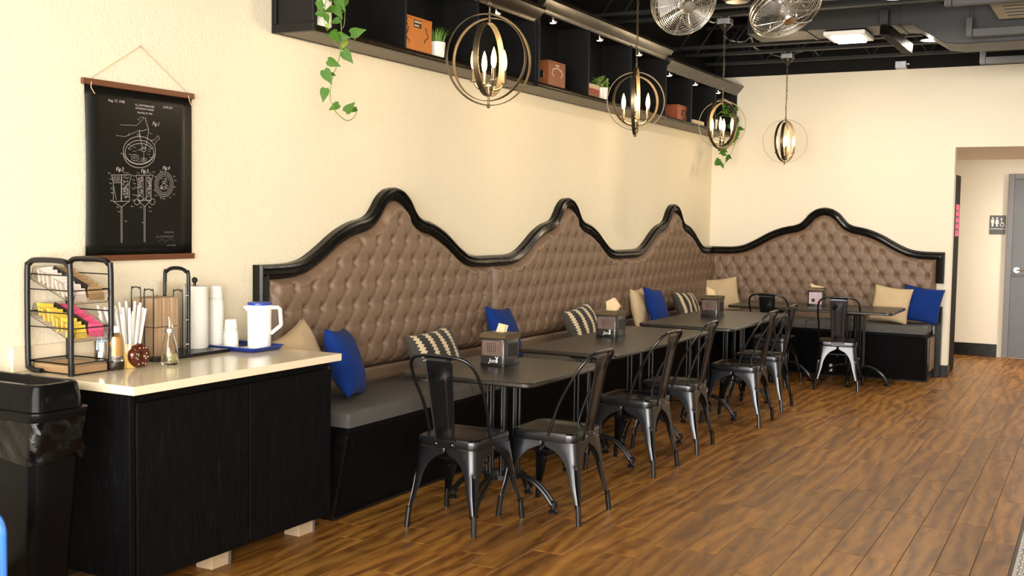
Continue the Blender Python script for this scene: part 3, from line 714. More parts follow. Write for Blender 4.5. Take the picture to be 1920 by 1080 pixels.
# ------------------------------------------------------------------ metal chairs (local: faces +y, origin on the floor at the centre)
def make_chair(label):
    c = thing('metal_chair', label, 'chair', (0,0,0), 0, 'black sheet metal chairs at the tables')
    SW, SD, SH = .178, .178, .452          # seat half sizes
    top = {(-1,-1):(-SW*.90,-SD),(1,-1):(SW*.90,-SD),(1,1):(SW,SD),(-1,1):(-SW,SD)}
    foot = {(-1,-1):(-.188,-.218),(1,-1):(.188,-.218),(1,1):(.222,.215),(-1,1):(-.222,.215)}
    seq = [(-1,-1),(1,-1),(1,1),(-1,1)]
    # seat pan
    outline = lambda g, z, r=.05: [(x,y,z) for x,y in rrect(-SW-g,-SD-g,SW+g,SD+g,r,5)]
    def shape(g, z, r): 
        out = []
        for x,y,zz in outline(g,z,r):
            f_ = 1-.05*(1-(y+SD)/(2*SD)); out.append((x*f_,y,zz))
        return out
    m = MB(); m.loft([shape(.0,SH-.050,.05),shape(.004,SH-.012,.05),shape(.0,SH-.002,.05),shape(-.008,SH,.045),shape(-.03,SH-.002,.04),shape(-.07,SH-.008,.03),shape(-.12,SH-.010,.02)], True, True)
    m.build('seat', M['gunmetal'], c, 50)
    # legs: folded sheet, arch between neighbours
    for k in range(4):
        q = seq[k]; prv = seq[k-1]; nxt = seq[(k+1)%4]
        C0 = Vector(top[q]); F = Vector(foot[q]); NS = 22
        rings = []
        for s_ in range(NS+1):
            tt = (s_/NS)**1.25; z = SH-.045-(SH-.045-.085)*tt
            bow = .016*math.sin(PI*tt)
            pc = C0.lerp(F, tt**1.15); 
            dp = (Vector(top[prv])-C0).normalized(); dn = (Vector(top[nxt])-C0).normalized()
            half = .5*(Vector(top[prv])-C0).length, .5*(Vector(top[nxt])-C0).length
            drop = SH-.045-z
            def wid(h_):
                e = .035; 
                if drop < e: return h_
                y_ = min(1, (drop-e)/.155)
                ar = h_-(h_-.046)*math.sqrt(max(0,1-(1-y_)**2))
                return ar if y_ < 1 else .046-(.046-.019)*min(1,(drop-e-.155)/.14)
            w0, w1 = wid(half[0]), wid(half[1])
            r_ = min(.034, w0*.85)*(1-.45*tt)
            groove = .011*min(1,max(0,(tt-.36)/.08))*min(1,max(0,(1.0-tt)/.06))
            ring = [pc+dp*w0]
            for a in (1.0,.55):
                ring.append(pc+dp*(r_+(w0-r_)*a*.9 if a==1.0 else r_+(w0-r_)*.4))
            ring.append(pc+dp*r_)
            inw = (dp+dn)
            mid = pc+inw*(r_*.30)
            ring += [pc+dp*r_*.55+dn*r_*.10, mid+inw*groove, pc+dn*r_*.55+dp*r_*.10]
            ring += [pc+dn*r_, pc+dn*(r_+(w1-r_)*.4), pc+dn*(r_+(w1-r_)*.9), pc+dn*w1]
            out = (pc-Vector((0,0))).normalized()
            rings.append([(p.x,p.y,z) for p in ring])
        m = MB(); m.loft(rings, False, False); o = m.build('leg', M['gunmetal'], c, 50)
        so = o.modifiers.new('sheet', 'SOLIDIFY'); so.thickness = .003; so.offset = 0
        fb = F; iw = (-F).normalized()*.008
        MB().cyl((F.x+iw.x,F.y+iw.y,.10),(F.x*1.01,F.y*1.01,.0),.0135,10).build('foot_sleeve', M['gunmetal'], o)
    # back hoop
    zt = .862
    hp = smooth_path([(-.172,-.035,SH-.02),(-.178,-.09,SH+.14),(-.186,-.17,zt-.13),(-.170,-.225,zt-.045),(-.115,-.252,zt-.008),(0,-.262,zt),(.115,-.252,zt-.008),(.170,-.225,zt-.045),(.186,-.17,zt-.13),(.178,-.09,SH+.14),(.172,-.035,SH-.02)], 5)
    MB().tube(hp, .0085, 8).build('back_hoop', M['gunmetal'], c, 60)
    # central splat with embossed panel
    rings = []
    for s_ in range(15):
        tt = s_/14; z = SH-.03+(zt-.004-SH+.03)*tt; y = -.182-.012*math.sin(PI*tt*.5)-.064*tt**1.2
        hw = .055+.024*tt
        e = .006*min(1,max(0,(tt-.10)/.05))*min(1,max(0,(.84-tt)/.05))
        pr = [(-1,0),(-.93,.006),(-.46,.006),(-.38,.006-e),(.38,.006-e),(.46,.006),(.93,.006),(1,0)]
        rings.append([(hw*a, y+d_, z) for a,d_ in pr])
    m = MB(); m.loft(rings, False, False); o = m.build('back_splat', M['gunmetal'], c, 40)
    so = o.modifiers.new('sheet', 'SOLIDIFY'); so.thickness = .003; so.offset = 0
    MB().box((-.058,-.190,SH-.045),(.058,-.183,SH-.012)).build('back_bracket', M['gunmetal'], c, 0, .002)
    for sx in (-1,1):
        MB().lathe([(.001,.003),(.004,.002),(.005,0)], (sx*.045,-.190,SH-.028), 8, (0,-1,0)).build('rivet', M['steel'], c)
    MB().cyl((-.14,0,SH-.14),(.14,0,SH-.14),.005,6).cyl((0,-.14,SH-.14),(0,.14,SH-.14),.005,6).build('cross_brace', M['black_metal'], c)
    return c
RF = .218
ch = make_chair('black metal chair with its back to the viewer, near end of first table')
def setc(o, rx, ry, rz):
    """rear-foot midpoint and heading (rz=0 faces +y)"""
    o.location = (rx-math.sin(rz)*RF, ry+math.cos(rz)*RF, 0); o.rotation_euler = (0,0,rz)
setc(ch, 1.075, 4.478, .01)
LW = PI/2
for rx, ry, rz, lab in ((1.607,5.11,LW,'black metal chair at the aisle side of the table nearest the counter'),
        (1.556,6.297,LW-.03,'nearer of two black metal chairs at the aisle side of the long second table'),
        (1.552,7.063,LW+.04,'farther of two black metal chairs at the aisle side of the long second table'),
        (1.650,8.218,LW,'nearer of two black metal chairs at the aisle side of the third table'),
        (1.615,8.983,LW+.03,'farther of two black metal chairs at the aisle side of the third table'),
        (1.10,10.22,-.02,'black metal chair at the corner table, half hidden behind the third table'),
        (1.748,10.246,.16,'black metal chair at the corner table, standing clear beside the aisle')):
    setc(dup(ch, (0,0,0), 0, lab), rx, ry, rz)

# ------------------------------------------------------------------ tables
TZ = .735
def table(x0, y0_, x1, y1_, peds, label):
    cx, cy_ = (x0+x1)/2, (y0_+y1_)/2
    t_ = thing('cafe_table', label, 'table', (cx,cy_,0), 0, 'black cafe tables in front of the benches')
    a, b_ = (x1-x0)/2, (y1_-y0_)/2
    out = lambda g, z: [(x,y,z) for x,y in rrect(-a+g,-b_+g,a-g,b_-g,.05,6)]
    m = MB(); m.loft([out(.006,TZ-.026),out(0,TZ-.020),out(0,TZ-.005),out(.004,TZ)]); m.build('table_top', M['table_laminate'], t_, 40)
    for (px_, py_) in peds:
        px_ -= cx; py_ -= cy_
        MB().box((px_-.20,py_-.025,TZ-.05),(px_+.20,py_+.025,TZ-.026)).box((px_-.025,py_-.20,TZ-.05),(px_+.025,py_+.20,TZ-.026)).box((px_-.09,py_-.09,TZ-.075),(px_+.09,py_+.09,TZ-.05)).build('top_bracket', M['black_metal'], t_, 0, .003)
        for k in range(8):
            an = 2*PI*(k+.5)/8; rx = .085
            MB().cyl((px_+rx*math.cos(an),py_+rx*math.sin(an),.17),(px_+rx*math.cos(an),py_+rx*math.sin(an),TZ-.07),.0075,8).build('rod', M['black_metal'], t_)
        MB().lathe([(.002,.14),(.05,.14),(.10,.155),(.10,.18),(.06,.19),(.002,.19)], (px_,py_,0), 20).cyl((px_,py_,.19),(px_,py_,TZ-.075),.02,10).build('hub', M['black_metal'], t_)
        for k in range(4):
            an = PI/2*k; dx, dy = math.cos(an), math.sin(an); sx, sy = -dy, dx
            m = MB()
            for sg in (-1,1):
                pp = smooth_path([(px_+dx*r_+sx*.016*sg, py_+dy*r_+sy*.016*sg, z) for r_,z in ((.06,.165),(.13,.17),(.20,.145),(.26,.095),(.30,.045))], 4); m.tube(pp, .010, 8)
            lg = m.build('foot_bar', M['black_metal'], t_)
            MB().lathe([(.002,.0),(.022,.0),(.024,.012),(.012,.02),(.012,.03),(.024,.034),(.024,.056),(.014,.062),(.002,.062)], (px_+dx*.302,py_+dy*.302,0), 14).build('foot_glide', M['black_metal'], lg)
    return t_
table(.712, 4.64, 1.468, 5.53, [(1.088,5.08)], 'small black square-cornered table nearest the counter')
table(.715, 5.905, 1.375, 7.70, [(1.03,6.30),(1.03,7.18)], 'long black table second from the counter with two pedestals')
table(.70, 7.945, 1.455, 9.62, [(1.09,8.25),(1.09,9.20)], 'long black table third from the counter')
table(.69, 10.28, 2.21, 11.09, [(1.09,10.75),(1.79,10.85)], 'black table in the corner in front of the far bench')

# ------------------------------------------------------------------ napkin dispensers
def dispenser(x, y, rz, label, logo=True, card=False, up=1.0):
    d = thing('napkin_dispenser', label, 'napkin dispenser', (x,y,TZ), rz, 'napkin dispensers on the tables')
    W, D, H = .075, .088, .172           # half width along local x, half depth along y, height
    out = lambda g, z, r=.02: [(a,b_,z) for a,b_ in rrect(-W+g,-D+g,W-g,D-g,r,4)]
    MB().loft([out(-.003,0),out(-.003,.012),out(.004,.014)]).build('base', M['black_metal'], d, 30)
    MB().loft([out(.0,.012),out(0,H-.022),out(.004,H-.010),out(.014,H-.004)]).build('body', M['disp_plastic'], d, 40)
    MB().prism([(-D+.002,H-.030),(-D-.004,H-.022),(-D+.002,H-.006),(-D+.02,H+.001),(D-.02,H+.001),(D-.002,H-.008),(D+.003,H-.022),(D-.004,H-.030)], -W-.002, W+.002, lambda a,b_,tt: (tt,a,b_)).build('top_cap', M['bronze'], d, 30)
    MB().box((-W+.018,-D+.04,H),(W-.018,D-.04,H+.0035)).build('slot', M['black_metal'], d, 0)
    if not card:
        MB().box((-W+.012,-D-.002,.055),(W-.012,-D+.004,H-.036)).build('front_window', M['disp_panel'], d, 0, .002)
        for k in range(5): MB().box((-.03+.012*k,-D-.003,.075),(-.027+.012*k,-D,H-.045)).build('print_line', M['dark_print'], d, 0)
    else:
        MB().box((-W+.014,-D-.003,.02),(W-.014,-D+.004,H-.040)).build('picture_card', M['card_print'], d, 0, .002)
        MB().lathe([(.001,.001),(.014,.0005),(.018,0)], (-.02,-D-.003,.055), 14, (0,-1,0)).build('print_spot', M['dark_print'], d)
        MB().box((.01,-D-.0036,.03),(.045,-D-.002,.045)).build('print_spot', M['pack_pink'], d, 0)
    MB().box((W-.002,-D+.03,.05),(W+.002,D-.03,H-.05)).build('side_window', M['black_metal'], d, 0, .002)
    if logo:
        text_mesh('lettering', 'Jon', .032, M['white_paint'], d, Matrix.Translation((.002,-D-.004,.020)) @ Matrix.Rotation(PI/2,4,'X'), 'CENTER', .25)
        MB().box((.026,-D-.0045,.020),(.034,-D-.003,.052)).box((.020,-D-.0045,.047),(.040,-D-.003,.052)).build('lettering', M['white_paint'], d, 0)
    return d
def napkin(x, y, rz, pts, label):
    """a folded paper napkin standing out of the slot"""
    m = MB(); n = len(pts)
    vs = [(a, d_, z) for a, z, d_ in pts]; m.add(vs, [tuple(range(n))])
    m.add([(a*.92+.004, d_+.012+.012*math.sin(a*40), z*.96) for a,z,d_ in pts], [tuple(range(n))])
    o = m.build('paper_napkin', M['napkin'], None, 0); so = o.modifiers.new('sheet','SOLIDIFY'); so.thickness = .002
    o.location = (x,y,TZ+.168); o.rotation_euler = (0,0,rz); tag(o, label, 'napkin', 'paper napkins in the dispensers')
ND = [(1.005,5.185,.0),(.915,6.92,.0),(.975,8.95,.0),(1.425,10.80,.06)]
dispenser(*ND[0], 'napkin dispenser with white lettering on the table nearest the counter')
dispenser(*ND[1], 'napkin dispenser with white lettering on the long second table')
dispenser(*ND[2], 'plain napkin dispenser on the third table', False)
dispenser(*ND[3], 'napkin dispenser with a picture card on the corner table', False, True)
napkin(*ND[0], [(-.03,0,0),(.02,0,.002),(.03,.045,.006),(-.015,.055,.01)], 'small napkin corner sticking out of the dispenser nearest the counter')
napkin(*ND[1], [(-.035,0,0),(.03,0,.004),(.05,.04,.02),(.01,.095,.02),(-.045,.065,.006)], 'large crumpled napkin standing out of the dispenser on the second table')
napkin(*ND[2], [(-.05,0,0),(.02,0,.004),(.0,.05,.012),(-.055,.075,.01)], 'pale napkin leaning out of the dispenser on the third table')
napkin(*ND[3], [(-.05,0,0),(.06,0,.004),(.055,.012,.01),(-.03,.028,.012),(-.07,.045,.006)], 'flat napkin tip on the dispenser at the corner table')
# ------------------------------------------------------------------ orb pendants
def band_ring(m, R, yaw, w_=.020, th=.004, n=48, tilt=0):
    """upright flat band ring around the vertical axis, its plane turned by yaw"""
    ca, sa = math.cos(yaw), math.sin(yaw); rings = []
    for i in range(n):
        a = 2*PI*i/n; ring = []
        for r_, o in ((R-th,-w_/2),(R,-w_/2),(R,w_/2),(R-th,w_/2)):
            x, z = r_*math.cos(a), r_*math.sin(a); y = o
            ring.append((x*ca-y*sa, x*sa+y*ca, z))
        rings.append(ring)
    rings.append(rings[0]); m.loft(rings, True, False)
def pendant(x, y, z, yaws, radii, armyaw, label, power=20):
    p = thing('orb_pendant', label, 'pendant light', (x,y,z), 0, 'orb pendant lights over the tables')
    for R, a, w_ in zip(radii, yaws, (.024,.022,.030)):
        m = MB(); band_ring(m, R, a, w_); m.build('ring', M['bronze'], p, 40)
    RT = max(radii)
    m = MB(); m.cyl((0,0,RT-.05),(0,0,RT+.03),.006).lathe([(.004,RT-.012),(.011,RT-.006),(.011,RT+.004),(.004,RT+.01)], n=12)
    m.build('top_finial', M['bronze'], p); m = MB()
    m.cyl((0,0,-RT+.0),(0,0,-RT+.05),.006).lathe([(.002,-RT-.014),(.009,-RT-.008),(.009,-RT+.002),(.004,-RT+.01)], n=12).build('bottom_finial', M['bronze'], p)
    m = MB(); m.lathe([(.004,-.185),(.018,-.18),(.022,-.155),(.022,-.135),(.008,-.125),(.006,-.115)], n=16)
    hub = m.build('candle_hub', M['bronze'], p)
    for k in range(4):
        a = armyaw+PI/2*k; dx, dy = math.cos(a), math.sin(a); r_ = .082
        MB().tube(smooth_path([(0,0,-.15),(dx*.03,dy*.03,-.152),(dx*.062,dy*.062,-.142),(dx*r_,dy*r_,-.115)],4), .005, 6).build('arm', M['bronze'], p)
        cd = MB().lathe([(.002,-.118),(.016,-.116),(.016,-.110),(.0105,-.108),(.0105,-.052),(.002,-.052)], (dx*r_,dy*r_,0), 12).build('candle', M['bronze'], p)
        MB().lathe([(.006,-.052),(.011,-.04),(.0145,-.018),(.0136,.004),(.009,.030),(.0036,.046),(.0008,.054)], (dx*r_,dy*r_,0), 12).build('bulb', M['bulb'], cd)
    m = MB(); zt = 3.125-z; zb = RT+.03
    m.torus((0,0,zb+.020),.020,.0028,20,6,(math.cos(armyaw),math.sin(armyaw),0)); zc = zb+.038; k = 0
    while zc < zt-.03:
        ax = (1,0,0) if k % 2 else (0,1,0)
        q = Vector((0,0,1)).rotation_difference(Vector(ax)).to_matrix()
        ring = [Vector(((.0075 if k%2 else 0)*math.cos(2*PI*i/10) if 0 else 0,0,0)) for i in range(10)]
        pts = []
        for i in range(12):
            a = 2*PI*i/12; u_, v_ = .0075*math.cos(a), .017*math.sin(a)
            pts.append((0,u_,zc+.017+v_) if k%2 else (u_,0,zc+.017+v_))
        m.tube(pts, .0019, 5, True); zc += .028; k += 1
    m.build('chain', M['bronze'], p)
    MB().tube(smooth_path([(.004,0,RT+.03),(-.008,.006,RT+.12),(.008,-.006,RT+.25),(-.006,.004,RT+.4),(.004,0,zt-.02)],4), .0022, 5).build('cord', M['bronze'], p)
    MB().lathe([(.008,zt-.055),(.018,zt-.045),(.055,zt-.004),(.060,zt+.0),(.060,zt+.006),(.002,zt+.006)], n=20).build('canopy', M['black_metal'], p)
    b = MB().box((-.055,-.055,zt+.006),(.055,.055,zt+.055)).build('ceiling_box', M['galvanised'], p, 0, .006)
    for sx in (-.03,.03): MB().cyl((sx,0,zt+.055),(sx,0,3.20-z),.005,6).build('hanger_rod', M['galvanised'], b)
    l = bpy.data.lights.new('pendant_lamp', 'POINT'); l.energy = power; l.color = (1,.76,.46); l.shadow_soft_size = .09
    o = bpy.data.objects.new('pendant_lamp', l); COL.objects.link(o); o.parent = p; o.location = (0,0,0)
CA = YAW   # yaw that makes a ring face the picture plane at the photo's heading
pendant(1.05,4.936,2.325,(.36+.55,.36-.35,.36+1.35),(.232,.210,.186),.81,'nearest and largest glowing orb pendant, in front of the shelf grass pot')
pendant(1.05,6.937,2.319,(.42+1.45,.42+.10,.42+.45),(.224,.194,.168),.25,'second glowing orb pendant, in front of the taller middle shelf')
pendant(1.05,8.836,2.325,(.36+.95,.36+.05,.36-1.0),(.208,.192,.178),.15,'third glowing orb pendant, with ivy hanging behind it')
pendant(1.05,10.869,2.329,(.30+1.05,.30+.02,.30+1.35),(.205,.214,.185),.35,'farthest glowing orb pendant, in front of the plain far wall')
# ------------------------------------------------------------------ service counter
CZ = .87; CY0, CY1, CXF = 2.925, 4.197, .692
ct = tag(MB().box((.002,CY0,CZ-.034),(CXF,CY1,CZ)).build('countertop', M['quartz'], None, 0, .003), 'glossy cream stone countertop with a square edge', 'countertop')
tag(MB().box((.002,CY0,CZ+.0005),(.022,CY1-.012,CZ+.10)).build('backsplash', M['quartz'], None, 0, .002), 'low cream stone upstand against the wall behind the counter', 'backsplash')
cb = thing('base_cabinet', 'black stained two-door cabinet under the cream countertop', 'cabinet', (0,2.962,0))
CL = CY1-.012-2.962
MB().box((.006,0,.105),(.622,CL,CZ-.0345)).build('body', M['black_wood'], cb, 0, .002)
MB().box((.600,-.004,.105),(.634,.022,CZ-.036)).build('corner_stile', M['black_wood'], cb, 0, .003)
for a, b_ in ((.026,.646),(.654,CL-.002)):
    dr = MB().box((.6225,a,.095),(.642,b_,.795)).build('door', M['black_wood'], cb, 0, .004)
for y in (.62, 1.20):
    ft = MB().box((.46,y-.10,0),(.55,y,.105)).build('foot', M['pine'], cb, 0, .002)
    MB().box((.551,y-.004,0),(.556,y+.012,.105)).build('metal_corner', M['galvanised'], ft, 0)

# ------------------------------------------------------------------ rubbish bin
rb = thing('rubbish_bin', 'tall slim black plastic rubbish bin beside the counter', 'rubbish bin', (0,0,0))
BXa, BXb, BYa, BYb = .07, .612, 2.56, 2.80
def rr3(g, z, r=.05): return [(x,y,z) for x,y in rrect(BXa+g,BYa+g*.6,BXb-g,BYb-g*.6,r,5)]
MB().loft([rr3(.075,.0),rr3(.07,.01),rr3(.022,.66),rr3(.016,.80)]).build('can', M['rubbish_black'], rb, 40)
MB().loft([rr3(.010,.775),rr3(-.004,.780),rr3(-.010,.800),rr3(-.008,.812),rr3(.004,.815)]).build('rim', M['rubbish_black'], rb, 40)
def lidr(g, z, r=.045): return [(x,y,z) for x,y in rrect(BXa+g,BYa+g,BXb-g,BYb-g,max(r,.012),5)]
m = MB(); m.loft([lidr(.008,.812),lidr(.020,.900),lidr(.026,.906),lidr(.046,.906),lidr(.052,.900),lidr(.075,.80),lidr(.085,.70)], True, False); m.build('lid', M['rubbish_black'], rb, 40)
# crumpled liner folded over the rim
n = 120; base = []
pr = rrect(BXa,BYa,BXb,BYb,.05,8)
per = []
for i in range(len(pr)):
    a, b_ = Vector(pr[i]), Vector(pr[(i+1)%len(pr)]); k = max(1, int((b_-a).length/.012))
    per += [a.lerp(b_, j/k) for j in range(k)]
cen = Vector(((BXa+BXb)/2,(BYa+BYb)/2)); rl = random.Random(5); rings = []
for j in range(13):
    z = .778-.135*j/12; ring = []
    for i, p in enumerate(per):
        o_ = (p-cen).normalized(); ph = i*.33
        amp = .0035+.002*math.sin(j*.9)
        w_ = math.sin(ph+j*.55)*amp+math.sin(ph*2.3-j*.8)*amp*.7+rl.uniform(-.0018,.0018)
        puff = .004+.006*math.sin(PI*j/12)
        zz = z-.018*math.sin(ph*.37+1)*(j/12)
        ring.append((p.x+o_.x*(w_+puff-.012), p.y+o_.y*(w_+puff-.012), zz))
    rings.append(ring)
m = MB(); m.loft(rings, True, False); m.build('liner', M['bin_liner'], rb, 25)

# ------------------------------------------------------------------ blue chair at the picture's edge
e = at(1,985,'y',2.25)
bc = thing('blue_chair', 'bright blue moulded chair just entering the lower left corner', 'chair', (e.x-.215,2.25,0))
m = MB(); out = rrect(-.215,.20,.215,e.z+.03,.06,6)
m.prism(out, 0, .018, lambda a,b_,tt: (a,tt,b_)); bk = m.build('backrest', M['sky_blue_plastic'], bc, 40, .006, seg=3)
MB().tube([(a,.009,b_) for a,b_ in out], .011, 8, True).build('rim', M['sky_blue_plastic'], bk)
MB().prism(rrect(-.21,-.42,.21,.0,.05,5), .43, .45, lambda a,b_,tt: (a,b_,tt)).build('seat', M['sky_blue_plastic'], bc, 40, .005)
for sx in (-.18,.18):
    for sy in (-.37,-.02): MB().cyl((sx,sy,.43),(sx*1.08,sy*1.04,0),.012).build('leg', M['steel'], bc)

# ------------------------------------------------------------------ things on the counter
Z = CZ+.0008
# wire rack with tilted clear bins
rk = thing('condiment_rack', 'black wire rack with tilted clear bins of sweetener packets', 'rack', (0,0,Z))
def loop(y, x0, x1, h, foot_back):
    p = [(x1,y,.0),(x1,y,h-.05),(x1-.015,y,h-.015),(x1-.05,y,h),(x0+.05,y,h),(x0+.015,y,h-.015),(x0,y,h-.05),(x0,y,.05),(x0+.012,y,.018),(x0+.04,y,.008),(x0+.08,y,.008)]
    return smooth_path(p, 3)
RX0, RX1, RH = .035, .285, .452
RYS = (2.985, 3.185)
for y in RYS: MB().tube(loop(y,RX0,RX1,RH,0), .0115, 8).build('side_frame', M['black_metal'], rk, 60)
for zf, zb_ in ((.335,.395),(.185,.245),(.045,.045)):
    m = MB()
    for x, z in ((RX0,zb_),(RX1,zf)): m.cyl((x,RYS[0],z),(x,RYS[1],z),.0026,6)
    for y in RYS: m.cyl((RX0,y,zb_),(RX1,y,zb_),.0026,6); m.cyl((RX0,y,zf),(RX1,y,zf),.0026,6)
    m.build('wire_shelf', M['black_metal'], rk)
def bin_at(zf, zb_, name, fill):
    d = Vector((RX1+.015-RX0-.01,0,zf-.02-zb_)).normalized(); n_ = Vector((-d.z,0,d.x)); o0 = Vector((RX0+.012,0,zb_-.005)); ln = .262
    P3 = lambda a,y,h: o0+d*a+n_*h+Vector((0,y,0))
    ya, yb = RYS[0]+.014, RYS[1]-.014; t_ = .002
    m = MB()
    def slab(a0,a1,y0_,y1_,h0,h1): m.add([P3(a,y,h) for h in (h0,h1) for a,y in ((a0,y0_),(a1,y0_),(a1,y1_),(a0,y1_))], [(0,3,2,1),(4,5,6,7),(0,1,5,4),(1,2,6,5),(2,3,7,6),(3,0,4,7)])
    slab(0,ln,ya,yb,-.035,-.033); slab(0,ln,ya,ya+t_,-.033,.02); slab(0,ln,yb-t_,yb,-.033,.02); slab(ln-t_,ln,ya,yb,-.033,.005); slab(0,t_,ya,yb,-.033,.02)
    bn = m.build('clear_bin', M['clear_plastic'], rk, 0)
    m = MB(); ym = (ya+yb)/2; slab(.02,ln*.85,ym-.003,ym+.003,-.032,.028); m.build('divider', M['black_metal'], bn, 0)
    return P3, ya, ym, yb, ln, bn
rp = random.Random(11)
def packets(P3, y0_, y1_, ln, mat, label, n=8, grp='sweetener packets in the rack bins'):
    names = ['back','second','third','fourth','fifth','sixth','seventh','front']
    for k in range(n):
        a = .03+(ln-.06)*k/(n-1); c_ = P3(a,(y0_+y1_)/2,-.004+rp.uniform(-.004,.006))
        d = (P3(1,0,0)-P3(0,0,0)); n_ = (P3(0,0,1)-P3(0,0,0)); tl = rp.uniform(.35,.75)
        up = (n_*math.cos(tl)-d*math.sin(tl)); th = d*math.cos(tl)+n_*math.sin(tl); sw = rp.uniform(-.12,.12)
        sy = Vector((0,1,0))*math.cos(sw)+up*math.sin(sw)
        m = MB(); m.obox((0,0,0), sy*((y1_-y0_)/2-.007), up*.027, th*.004)
        o = m.build('sweetener_packet', M[mat], None, 0, .0015); o.location = (c_.x,c_.y,c_.z+Z); tag(o, label % names[k], 'packet', grp)
P3, ya, ym, yb, ln, bn = bin_at(.335,.412,'a',0)
packets(P3, ya, ym, ln, 'pack_white', 'white and red paper sweetener packet in the top bin, %s of its row'); packets(P3, ym, yb, ln, 'pack_brown', 'brown paper sugar packet in the top bin, %s of its row')
P3, ya, ym, yb, ln, bn = bin_at(.185,.262,'b',0)
packets(P3, ya, ym, ln, 'pack_yellow', 'yellow sweetener packet in the middle bin, %s of its row'); packets(P3, ym, yb, ln, 'pack_pink', 'pink sweetener packet in the middle bin, %s of its row')
bx = thing('sugar_box', 'low clear box of tan sugar on the bottom of the rack', 'box', (.165,3.085,Z))
MB().box((-.115,-.082,.004),(.118,.082,.034)).build('contents', M['sugar_tan'], bx, 0, .004)
m = MB()
for a, b_ in (((-.118,-.085,0),(.121,.085,.003)),((-.118,-.085,.003),(.121,-.083,.045)),((-.118,.083,.003),(.121,.085,.045)),((.119,-.083,.003),(.121,.083,.045)),((-.118,-.083,.003),(-.116,.083,.045))): m.box(a,b_)
m.build('clear_tray', M['clear_plastic'], bx, 0)
# steel cup with packets
cp = thing('steel_cup', 'small steel cup behind the syrup bottle', 'cup', (.125,3.285,Z))
MB().lathe([(.002,0),(.034,0),(.038,.10),(.036,.10),(.032,.005),(.002,.005)], n=22).build('body', M['steel'], cp)
MB().prism(rrect(-.018,.035,.018,.06,.004,3), 0, .002, lambda a,b_,tt: (a*.9+.036*.55,-.0325-tt,b_)).build('tag', M['paper_white'], cp, 0)
for k, (a, r_) in enumerate(((-.5,.02),(.1,.012),(.7,.022),(1.6,.02))):
    o = MB().obox((0,0,0),(.002,.0,.001),(0,.024,.004),(-.012,0,.045)).build('paper_packet', M['pack_blue'] if k % 2 == 0 else M['paper_white'], None, 0, .001)
    o.location = (.125+.012*math.cos(a), 3.285+.016*math.sin(a*2), Z+.115+.006*k); o.rotation_euler = (.25*math.sin(a),.2,a*.4)
    tag(o, ('pale blue paper packet leaning left in the steel cup','white paper packet behind the front one in the steel cup','pale blue paper packet leaning right in the steel cup','white paper packet at the back of the steel cup')[k], 'packet', 'packets in the steel cup')
# syrup bottle
sb = thing('syrup_bottle', 'squat clear bottle with dark syrup in the bottom and white cap', 'bottle', (.285,3.205,Z))
MB().lathe([(.002,.001),(.034,.001),(.037,.012),(.036,.045),(.030,.085),(.032,.115),(.028,.140),(.016,.152),(.0155,.162),(.002,.162)], n=24).build('glass', M['honey'] if 0 else M['clear_plastic'], sb)
MB().lathe([(.002,.004),(.032,.004),(.035,.012),(.0345,.038),(.002,.038)], n=24).build('syrup', M['syrup_dark'], sb)
MB().lathe([(.002,.06),(.029,.06),(.0285,.085),(.0305,.115),(.026,.138),(.002,.145)], n=24).build('residue', M['honey'], sb)
MB().lathe([(.002,.156),(.0185,.156),(.0185,.180),(.016,.183),(.002,.183)], n=20).build('cap', M['white_plastic'], sb)
# mug with doughnut relief
mg = thing('doughnut_mug', 'yellow mug with a chocolate doughnut on its side holding straws', 'mug', (.255,3.298,Z))
MB().lathe([(.002,.0),(.045,.0),(.049,.01),(.049,.100),(.0465,.102),(.0445,.097),(.044,.012),(.002,.010)], n=28).build('body', M['mug_yellow'], mg)
MB().tube(smooth_path([(.0,.040,.085),(.0,.066,.080),(.0,.074,.055),(.0,.064,.028),(.0,.040,.022)],4), .007, 8).build('handle', M['mug_yellow'], mg)
dv = Vector((.78,-.10,0)).normalized()
dc = dv*.058+Vector((0,0,.052)); dc.y += .016
dn = MB().torus(dc, .031, .0205, 30, 12, dv).build('doughnut', M['chocolate'], mg)
q = Vector((0,0,1)).rotation_difference(dv).to_matrix()
for k in range(12):
    a = k*2.4; rr_ = .031+.008*math.sin(k*1.7); pz = math.sqrt(max(0,.0205**2-(rr_-.031)**2))
    c_ = dc+q@Vector((rr_*math.cos(a),rr_*math.sin(a),pz)); MB().sphere(c_, .0026, 6, 4).build('sprinkle', M['sprinkle'], dn)
pos = ['front left','front','front right','left','middle','right','back left','back','back right']
for k in range(30):
    a = 2.4*k; r_ = .037*math.sqrt((k+.5)/30); lean = Vector((math.cos(a),math.sin(a),0))*(.62*r_/.037)
    b0 = Vector((.255+r_*math.cos(a), 3.298+r_*math.sin(a), Z+.012)); up = Vector((lean.x*.5-.04,lean.y*.42-.12,1)).normalized(); ln_ = .232+.02*math.sin(k*1.3)
    tp = up*ln_
    o = MB().cyl((0,0,0), tp*.985, .0054, 7).obox(tp, (.0056,0,0),(0,.0012,0),up*.012).build('wrapped_straw', M['paper_white']); o.location = b0
    tag(o, 'white paper-wrapped straw standing in the yellow doughnut mug', 'straw', 'wrapped straws in the doughnut mug')
